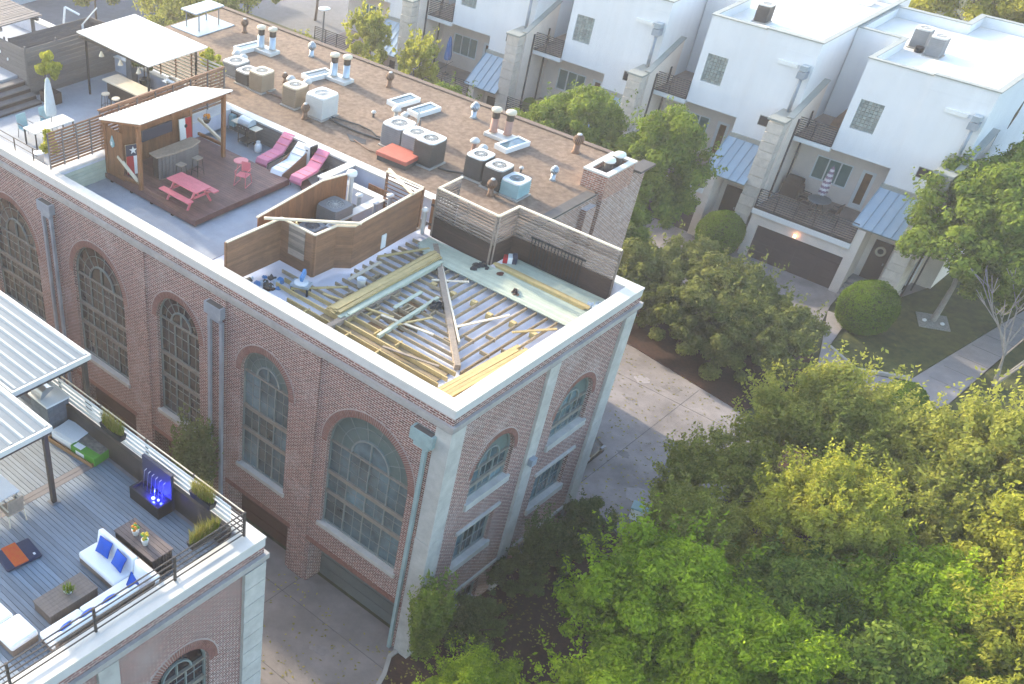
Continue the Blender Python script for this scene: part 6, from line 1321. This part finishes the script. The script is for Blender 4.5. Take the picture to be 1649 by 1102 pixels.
# grass and bamboo: thin upright blades
def blades(name, n, R, h, lean, w, m):
    vs = []; fs = []
    for k in range(n):
        a = RNG.random() * 2 * PI; q = RNG.random() ** .5; x, y = R[0] * q * math.cos(a), R[1] * q * math.sin(a); H = h * RNG.uniform(.55, 1.05); b = RNG.random() * 2 * PI; l = lean * RNG.uniform(.2, 1) * H; dx, dy = math.cos(b), math.sin(b); o = len(vs)
        vs += [(x - dy * w, y + dx * w, 0), (x + dy * w, y - dx * w, 0), (x + dx * l * .35 + dy * w * .8, y + dy * l * .35 - dx * w * .8, H * .6), (x + dx * l * .35 - dy * w * .8, y + dy * l * .35 + dx * w * .8, H * .6), (x + dx * l, y + dy * l, H)]; fs += [(o, o + 1, o + 2, o + 3), (o + 3, o + 2, o + 4)]
    me = bpy.data.meshes.new(name); me.from_pydata(vs, [], fs); me.materials.append(MATS[m]); return me
def put(name, me, parent, loc=(0, 0, 0), s=(1, 1, 1), rz=0, kind=None):
    o = bpy.data.objects.new(name, me); COL.objects.link(o); o.parent = parent; o.location = loc; o.scale = s; o.rotation_euler = (0, 0, rz)
    if kind: o['kind'] = kind
    return o
for t, L in LEAFJOB: put('grass', blades('tuft', 420, (L / 2, .13), .48, .55, .006, 'leaf_straw'), t, (0, 0, .2), kind='stuff'); put('foliage', blades('tuft', 260, (L / 2, .12), .35, .6, .008, 'leaf_grass'), t, (0, 0, .2), kind='stuff')
put('succulents', blades('succulent', 90, (.13, .13), .22, .8, .014, 'leaf_grass'), BOWL, (0, 0, .06), kind='stuff')
TR = {}
def tree(kind, loc, h, s, label, cat='tree', name='tree', trunk_r=.13, bark='bark', rz=None, group=None, limbs=6, zs=1):
    """loc ground point, h = height of crown centre"""
    t = thing(name, label, cat, loc, 0, group); rz = random.random() * 6.28 if rz is None else rz
    me = CR[kind]; put('crown', me, t, (0, 0, h), (s, s, s * zs), rz)
    if trunk_r:
        random.seed(int(abs(loc[0] * 37 + loc[1] * 91)) + 5)
        m = MB(); p = Vector((0, 0, -.05)); r = trunk_r
        top = h - .2
        for k in range(5):
            q = Vector((jit(.12), jit(.12), top * (k + 1) / 5)); r2 = r * .84; m.tube(p, q, r, r2, 8, False); p = q; r = r2
        m.build('trunk', bark, t, smooth=True)
        for k in range(limbs):
            a = k * 2.4 + random.random(); z0 = top * random.uniform(.55, .95); L = s * random.uniform(1.4, 2.3); m = MB(); a0 = Vector((0, 0, z0)); mid = Vector((math.cos(a) * L * .5, math.sin(a) * L * .5, z0 + L * .42)); end = Vector((math.cos(a + .3) * L, math.sin(a + .3) * L, z0 + L * .75)); m.tube(a0, mid, trunk_r * .45, trunk_r * .28, 6, False); m.tube(mid, end, trunk_r * .28, trunk_r * .08, 6, False); m.build('limb', bark, t, smooth=True)
    return t
GB = 'trees filling the lower right'
# the mass of trees at lower right, named after what each looks like
tree('olive_a', (6.0, 17.7, .02), 3.9, .98, 'olive-green tree standing at the edge of the rear drive', group=GB)
tree('olive_b', (3.8, 14.0, .02), 2.7, .8, 'thin olive tree reaching left over the rear drive', group=GB)
tree('olive_b', (8.6, 19.0, .02), 3.6, .9, 'olive tree tops right below the small round bush', group=GB)
tree('yellow_a', (8.4, 10.9, .02), 5.9, .74, 'brightest yellow sunlit tree crown in the middle of the trees', group=GB)
tree('olive_a', (11.9, 18.6, .02), 5.0, 1.05, 'yellow-green tree at the right edge below the bare tree', group=GB)
tree('yellow_b', (14.5, 14.4, .02), 5.2, .95, 'olive-yellow tree at the right edge, halfway down the trees', group=GB)
tree('olive_b', (10.8, 14.9, .02), 4.6, .9, 'shaded olive tree right of the brightest yellow crown', group=GB)
tree('olive_a', (5.9, 8.6, .02), 3.6, .75, 'olive tree right of the mulch bed, left of the brightest yellow crown', group=GB)
tree('bright_b', (6.8, 3.9, .02), 4.9, .93, 'fresh green tree nearest the mulch bed, lower left of the mass', group=GB)
tree('bright_a', (10.2, 2.7, .02), 5.8, .8, 'bright lime green tree at the bottom edge', group=GB)
tree('mid_b', (9.4, 7.2, .02), 4.7, .9, 'green tree below the brightest yellow crown', group=GB)
tree('bright_a', (12.5, 9.6, .02), 4.8, .9, 'fresh green tree in the gap at right of centre of the mass', group=GB)
tree('yellow_b', (15.6, 9.9, .02), 5.6, .85, 'yellow-green tree at the far right edge, lower half', group=GB)
tree('mid_a', (12.9, 5.0, .02), 5.0, .95, 'green tree at the lower right corner', group=GB)
tree('olive_b', (13.4, 1.0, .02), 5.2, 1.0, 'olive tree at the bottom edge near the right corner', group=GB)
tree('yellow_a', (16.4, 5.4, .02), 5.8, .7, 'yellowish tree at the very bottom right corner', group=GB)
tree('bright_b', (4.0, -1.6, .05), 2.4, .58, 'small green tree at the bottom beside the mulch bed', group=GB)
tree('bright_b', (7.9, -.4, .05), 3.9, .85, 'green tree at the bottom edge left of the lime green one', group=GB)
# along the brick end wall
tree('column', (.75, -.15, .05), 0, 1.08, 'upright columnar tree at the brick building corner', name='columnar_tree', trunk_r=.06, limbs=0)
bpy.data.objects['columnar_tree'].children[0].location.z = .3
for k, (x, y, h, s, kd, l) in enumerate(((.95, 5.3, 1.3, .7, 'dark_a', 'dark shrub against the middle pilaster of the brick end wall'), (1.2, 2.3, .9, .75, 'dark_b', 'dark shrub between the columnar tree and the middle pilaster'), (1.05, 8.1, 1.0, .65, 'dark_a', 'dark shrub under the far pilaster of the brick end wall'), (.95, 9.9, .9, .8, 'dark_b', 'wide dark shrub by the rear drive at the far pilaster'))):
    tree(kd, (x, y, .05), h, s, l, 'shrub', 'shrub', .05, limbs=3, group='shrubs along the end wall')
tree('column_dark', (1.15, 5.9, .05), 0, .95, 'wispy upright shrub with tall shoots at the brick end wall', 'shrub', 'upright_shrub', .05, limbs=0); bpy.data.objects['upright_shrub'].children[0].location.z = .3
tree('column_dark', (-11.1, -.75, .02), 0, 1.25, 'dark bushy conifer beside the brick wall downpipes', 'tree', 'conifer', .1, limbs=0)
# hedge row between rear drive and townhouses
for k, (x, y, h, s, kd) in enumerate(((-6.3, 26.6, 1.9, 1.3, 'hedge_a'), (-4.0, 26.2, 1.9, 1.35, 'hedge_b'), (-1.8, 25.9, 1.8, 1.3, 'hedge_a'), (.1, 26.0, 1.6, 1.1, 'hedge_b'), (-5.2, 28.6, 2.2, 1.3, 'hedge_b'), (-2.6, 28.4, 2.0, 1.3, 'hedge_a'), (-.3, 28.2, 1.7, 1.1, 'hedge_a'), (-8.6, 27.0, 2.0, 1.4, 'hedge_b'))):
    tree(kd, (x, y, .06), h, s, ('hedge shrub at the left front, beside the brick corner', 'second hedge shrub along the rear drive', 'third hedge shrub along the rear drive', 'hedge shrub at the right front end', 'rear hedge shrub at the left', 'rear hedge shrub in the middle, below the garage drive', 'rear hedge shrub at the right end near the walkway', 'hedge shrub hidden deepest behind the brick building')[k], 'shrub', 'hedge_shrub', .06, limbs=3, group='hedge between the rear drive and the townhouses')
tree('mid_a', (-10.4, 32.0, .06), 4.8, 1.08, 'leafy green tree in front of the second townhouse from the right', zs=1.1)
tree('mid_b', (-10.2, 28.4, .06), 2.8, .85, 'lower green tree in front of the gap by the round bush')
tree('mid_b', (-15.6, 32.0, .06), 5.0, 1.15, 'leafy green tree in front of the middle townhouse')
tree('mid_a', (-18.6, 31.0, .06), 3.9, .8, 'smaller green tree left of the middle townhouse tree')
tree('mid_b', (-24.0, 31.0, .06), 3.9, .85, 'green tree at the roof edge below the blue umbrella')
tree('mid_a', (-21.6, 31.5, .06), 2.9, .7, 'low green tree at the roof edge left of the stone pier')
for k, (x, y, h, s) in enumerate(((-28.4, 33.4, 5.0, 1.1), (-33.2, 34.0, 5.2, 1.15), (-31.0, 32.0, 3.9, .85), (-36.5, 31.2, 4.2, .75))):
    tree('sapling', (x, y, .06), h, s, ('yellow-green sapling nearest the blue umbrella', 'tallest yellow-green sapling in front of the leftmost townhouse', 'short yellow-green sapling between the two tall ones', 'small yellow-green sapling at the timber fence')[k], group='saplings behind the brown roof', zs=1.15)
def ball(loc, R, label):
    t = thing('round_bush', label, 'bush', loc); put('foliage', CR['ball'], t, (0, 0, R * .92), (R, R, R * .95)); q = MB(); q.lathe((0, 0, 0), [(R * .3, .05)] + [(R * .965 * math.sin(a), R * .92 - R * .915 * math.cos(a)) for a in np.linspace(.4, PI - .01, 14)], 24); q.build('core', 'lawn', t, smooth=True)
    q = MB(); q.tube((0, 0, -.02), (0, 0, .3), .1); q.build('stem', 'bark', t)
ball((1.62, 34.6, .06), 1.42, 'big clipped round bush right of the rightmost garage'); ball((-7.6, 36.4, .06), 1.28, 'clipped round bush in front of the stone pier'); ball((6.2, 28.0, .06), 1.1, 'small clipped round bush behind the olive trees')
# lawn tree with pale trunk and gravel square
t = tree('mid_b', (4.0, 38.3, .09), 5.4, 1.35, 'big green lawn tree right of the rightmost townhouse', trunk_r=.17, bark='bark_pale', zs=.95); put('crown', CR['mid_a'], t, (2.6, 1.0, 5.6), (1.25, 1.25, 1.0), 1.0); put('crown', CR['mid_b'], t, (.6, 2.8, 6.4), (1.15, 1.15, 1.0), 2.0); put('crown', CR['mid_a'], t, (3.6, -1.2, 4.6), (1.0, 1.0, .8), 3.0); put('crown', CR['mid_b'], t, (3.2, 3.6, 6.0), (1.2, 1.2, 1.0), .5); put('crown', CR['mid_a'], t, (1.6, .6, 4.1), (.95, .95, .75), 4.0); put('crown', CR['mid_b'], t, (2.4, -.4, 3.9), (1.0, 1.0, .8), 5.0); put('crown', CR['mid_a'], t, (4.6, 1.6, 4.4), (1.1, 1.1, .9), .8)
q = MB(); q.cbox((4.05, 38.2, .11), (1.5, 1.5, .05), .5); tag(q.build('gravel_square', 'gravel'), 'grey gravel square around the lawn tree trunk', 'gravel')
for k in range(2): q = MB(); q.lathe((3.7 + k * .8, 37.9 + k * .3, .13), [(.09, 0), (.12, .06), (.05, .12)], 8); tag(q.build('garden_light', 'white_plastic'), 'small white garden light on the gravel square, ' + ('left' if k == 0 else 'right') + ' one', 'lamp')
# bare tree
t = thing('bare_tree', 'leafless pale tree beside the sidewalk', 'tree', (8.4, 34.6, .09)); random.seed(4)
m = MB()
def br(p, d, L, r, depth, mb):
    q = p + d * L; mb.tube(p, q, r, r * .65, 6, False)
    if depth:
        for k in range(3 if depth > 1 else 4):
            nd = (d + Vector((jit(.65), jit(.65), jit(.3) + .12))).normalized(); br(q, nd, L * random.uniform(.6, .85), r * .62, depth - 1, mb)
for k in range(5):
    mm = MB(); br(Vector((jit(.08), jit(.08), 0)), Vector((jit(.5), jit(.5), 1)).normalized(), 2.1, .07, 3, mm); mm.build('branch', 'bark_pale', t)
# plants on terraces
t = thing('bamboo_planter', 'tall yellow-green bamboo in a planter by the far terrace steps', 'plant', (-28.1, 5.3, 11.05)); m = MB(); m.box(-.45, .45, -.3, .3, 0, .5); m.build('planter', 'wood_dark', t); P, N = crown_points((.5, .5, 1.0), 22, 110, csize=(.2, .4)); put('foliage', leaf_mesh('bamboo', P, N, .11, 'leaf_yellow'), t, (0, 0, 1.5))
t = thing('bamboo_planter', 'yellow-green bamboo clump at the end of the brown slatted fence', 'plant', (-21.6, .75, 11.05)); m = MB(); m.box(-.25, .25, -.25, .3, 0, .4); m.build('planter', 'wood_dark', t); P, N = crown_points((.33, .33, .8), 20, 100, csize=(.22, .42)); put('foliage', leaf_mesh('bamboo', P, N, .1, 'leaf_yellow'), t, (0, 0, 1.25))
t = thing('potted_shrub', 'yellow sunlit shrub behind the slatted fence at the roof edge', 'plant', (-23.0, 10.8, 11.3)); P, N = crown_points((.7, .5, .8), 18, 80, csize=(.2, .4)); put('foliage', leaf_mesh('shrub', P, N, .12, 'leaf_yellow'), t, (0, 0, 1.4)); m = MB(); m.lathe((0, 0, 0), [(.2, 0), (.28, .45)], 12); m.build('pot', 'terracotta', t); m = MB(); m.tube((0, 0, .4), (0, 0, 1.2), .03); m.build('stem', 'bark', t)
t = thing('potted_shrub', 'dark green shrub under the far pergola', 'plant', (-26.4, 9.6, 11.05)); P, N = crown_points((.5, .4, .8), 16, 90, csize=(.2, .4)); put('foliage', leaf_mesh('shrub', P, N, .11, 'leaf_dark'), t, (0, 0, 1.3)); m = MB(); m.lathe((0, 0, 0), [(.2, 0), (.28, .45)], 12); m.build('pot', 'black_metal', t); m = MB(); m.tube((0, 0, .4), (0, 0, 1.1), .03); m.build('stem', 'bark', t)
for k, (x, y, l) in enumerate(((-22.6, 38.0, 'small round potted bush on the middle townhouse balcony'),)):
    t = thing('potted_bush', l, 'plant', (x, y, 2.9)); put('foliage', CR['ball'], t, (0, 0, .75), (.42, .42, .42)); m = MB(); m.lathe((0, 0, 0), [(.2, 0), (.27, .4)], 12); m.build('pot', 'black_metal', t); m = MB(); m.lathe((0, 0, .4), [(.1, 0), (.36, .3), (.3, .6), (.05, .7)], 12); m.build('core', 'lawn', t)
# background: trees, low building and timber fence beyond
tree('olive_a', (-54.5, 35.2, .02), 6.6, 1.35, 'broad tree with dark trunk beyond the far roof corner', trunk_r=.35)
tree('olive_a', (-47, 31, .02), 4.4, 1.2, 'olive tree standing just beyond the far left roof corner'); tree('olive_b', (-52, 41, .02), 4.4, 1.3, 'olive tree at the top edge above the far roof corner'); tree('olive_b', (-60, 31.5, .02), 4.6, 1.3, 'green tree at the top left beside the pale blue wall')
tree('yellow_b', (-50, 47, .02), 5.0, 1.2, 'green tree at the top edge left of the townhouses')
for k, (x, y) in enumerate(((-2, 66), (4, 64), (9, 62), (-8, 68))): tree(('yellow_a', 'yellow_b')[k % 2], (x, y, .02), 8.0, 1.6, ('yellow sunlit tree behind the rightmost roof, left of centre', 'yellow sunlit tree behind the rightmost roof', 'yellow sunlit tree at the top right corner', 'yellow tree behind the second townhouse roof')[k], group='trees behind the townhouses')
t = thing('low_building', 'pale blue plain building at the top left', 'building', (-76, 27, 0)); m = MB(); m.box(-8, 6, 0, 22, 0, 6); m.build('wall', 'pale_wall', t); m = MB(); m.box(-8.3, 6.3, -.3, 22.3, 6, 6.3); m.build('roof', 'ac_top', t)
for k in range(5): m = MB(); m.box(6, 6.05, 2 + k * 4, 4 + k * 4, 2, 4.5); m.build('window', 'glass_teal', t)
t = thing('board_fence', 'weathered timber fence between the brown roof and the saplings', 'fence'); board_fence(t, (-40.5, 29.6), (-28.0, 29.9), 0.05, 4.2, .3, 'wood_slate', post_m='wood_slate', gap=.05)
t = thing('street_lamp', 'thin lamp post with flat white head left of the leftmost townhouse', 'lamp post', (-37.6, 34.4, 0)); m = MB(); m.tube((0, 0, 0), (0, 0, 6.6), .06, n=10); m.build('pole', 'grey_metal', t); m = MB(); m.lathe((0, 0, 6.6), [(.4, 0), (.42, .06), (.1, .16)], 16); m.build('head', 'white_plastic', t)
sheet('verge', [(-60, 24.7), (-40, 24.7), (-36, 29.3), (-36, 44), (-60, 44)], .07, 'lawn', .1)
# fallen leaves on the alley edge, bed and drives: nobody could count them
n_ = 2600; xs = np.concatenate([RNG.uniform(-14, .2, 700), RNG.uniform(.1, 3.2, 900), RNG.uniform(-8, 3, 1000)]); ys = np.concatenate([RNG.uniform(-7.5, -.2, 700) ** 1.0, RNG.uniform(-3, 11.5, 900), RNG.uniform(12.5, 24, 1000)])
zz = np.where((xs > .1) & (ys < 12), .065, .034); P = np.stack([xs, ys, zz], 1); lo_ = put('leaf_litter', leaf_mesh('litter', P, np.tile([0, 0, 1.], (n_, 1)) + RNG.normal(size=(n_, 3)) * .12, RNG.uniform(.05, .11, n_), 'leaf_straw'), None); lo_['kind'] = 'stuff'
# ================================================================== AIR
hz = MB(); hz.box(-130, 60, -60, 120, -1.2, 34); hzo = hz.build('haze', None); hzo['kind'] = 'stuff'
hm_ = bpy.data.materials.new('haze'); hm_.use_nodes = True; t_ = hm_.node_tree
for n in list(t_.nodes): t_.nodes.remove(n)
o_ = t_.nodes.new('ShaderNodeOutputMaterial'); v_ = t_.nodes.new('ShaderNodeVolumePrincipled'); v_.inputs['Color'].default_value = (.93, .95, 1, 1); v_.inputs['Density'].default_value = .0008; v_.inputs['Anisotropy'].default_value = .3
t_.links.new(v_.outputs[0], o_.inputs['Volume']); hzo.data.materials.append(hm_)
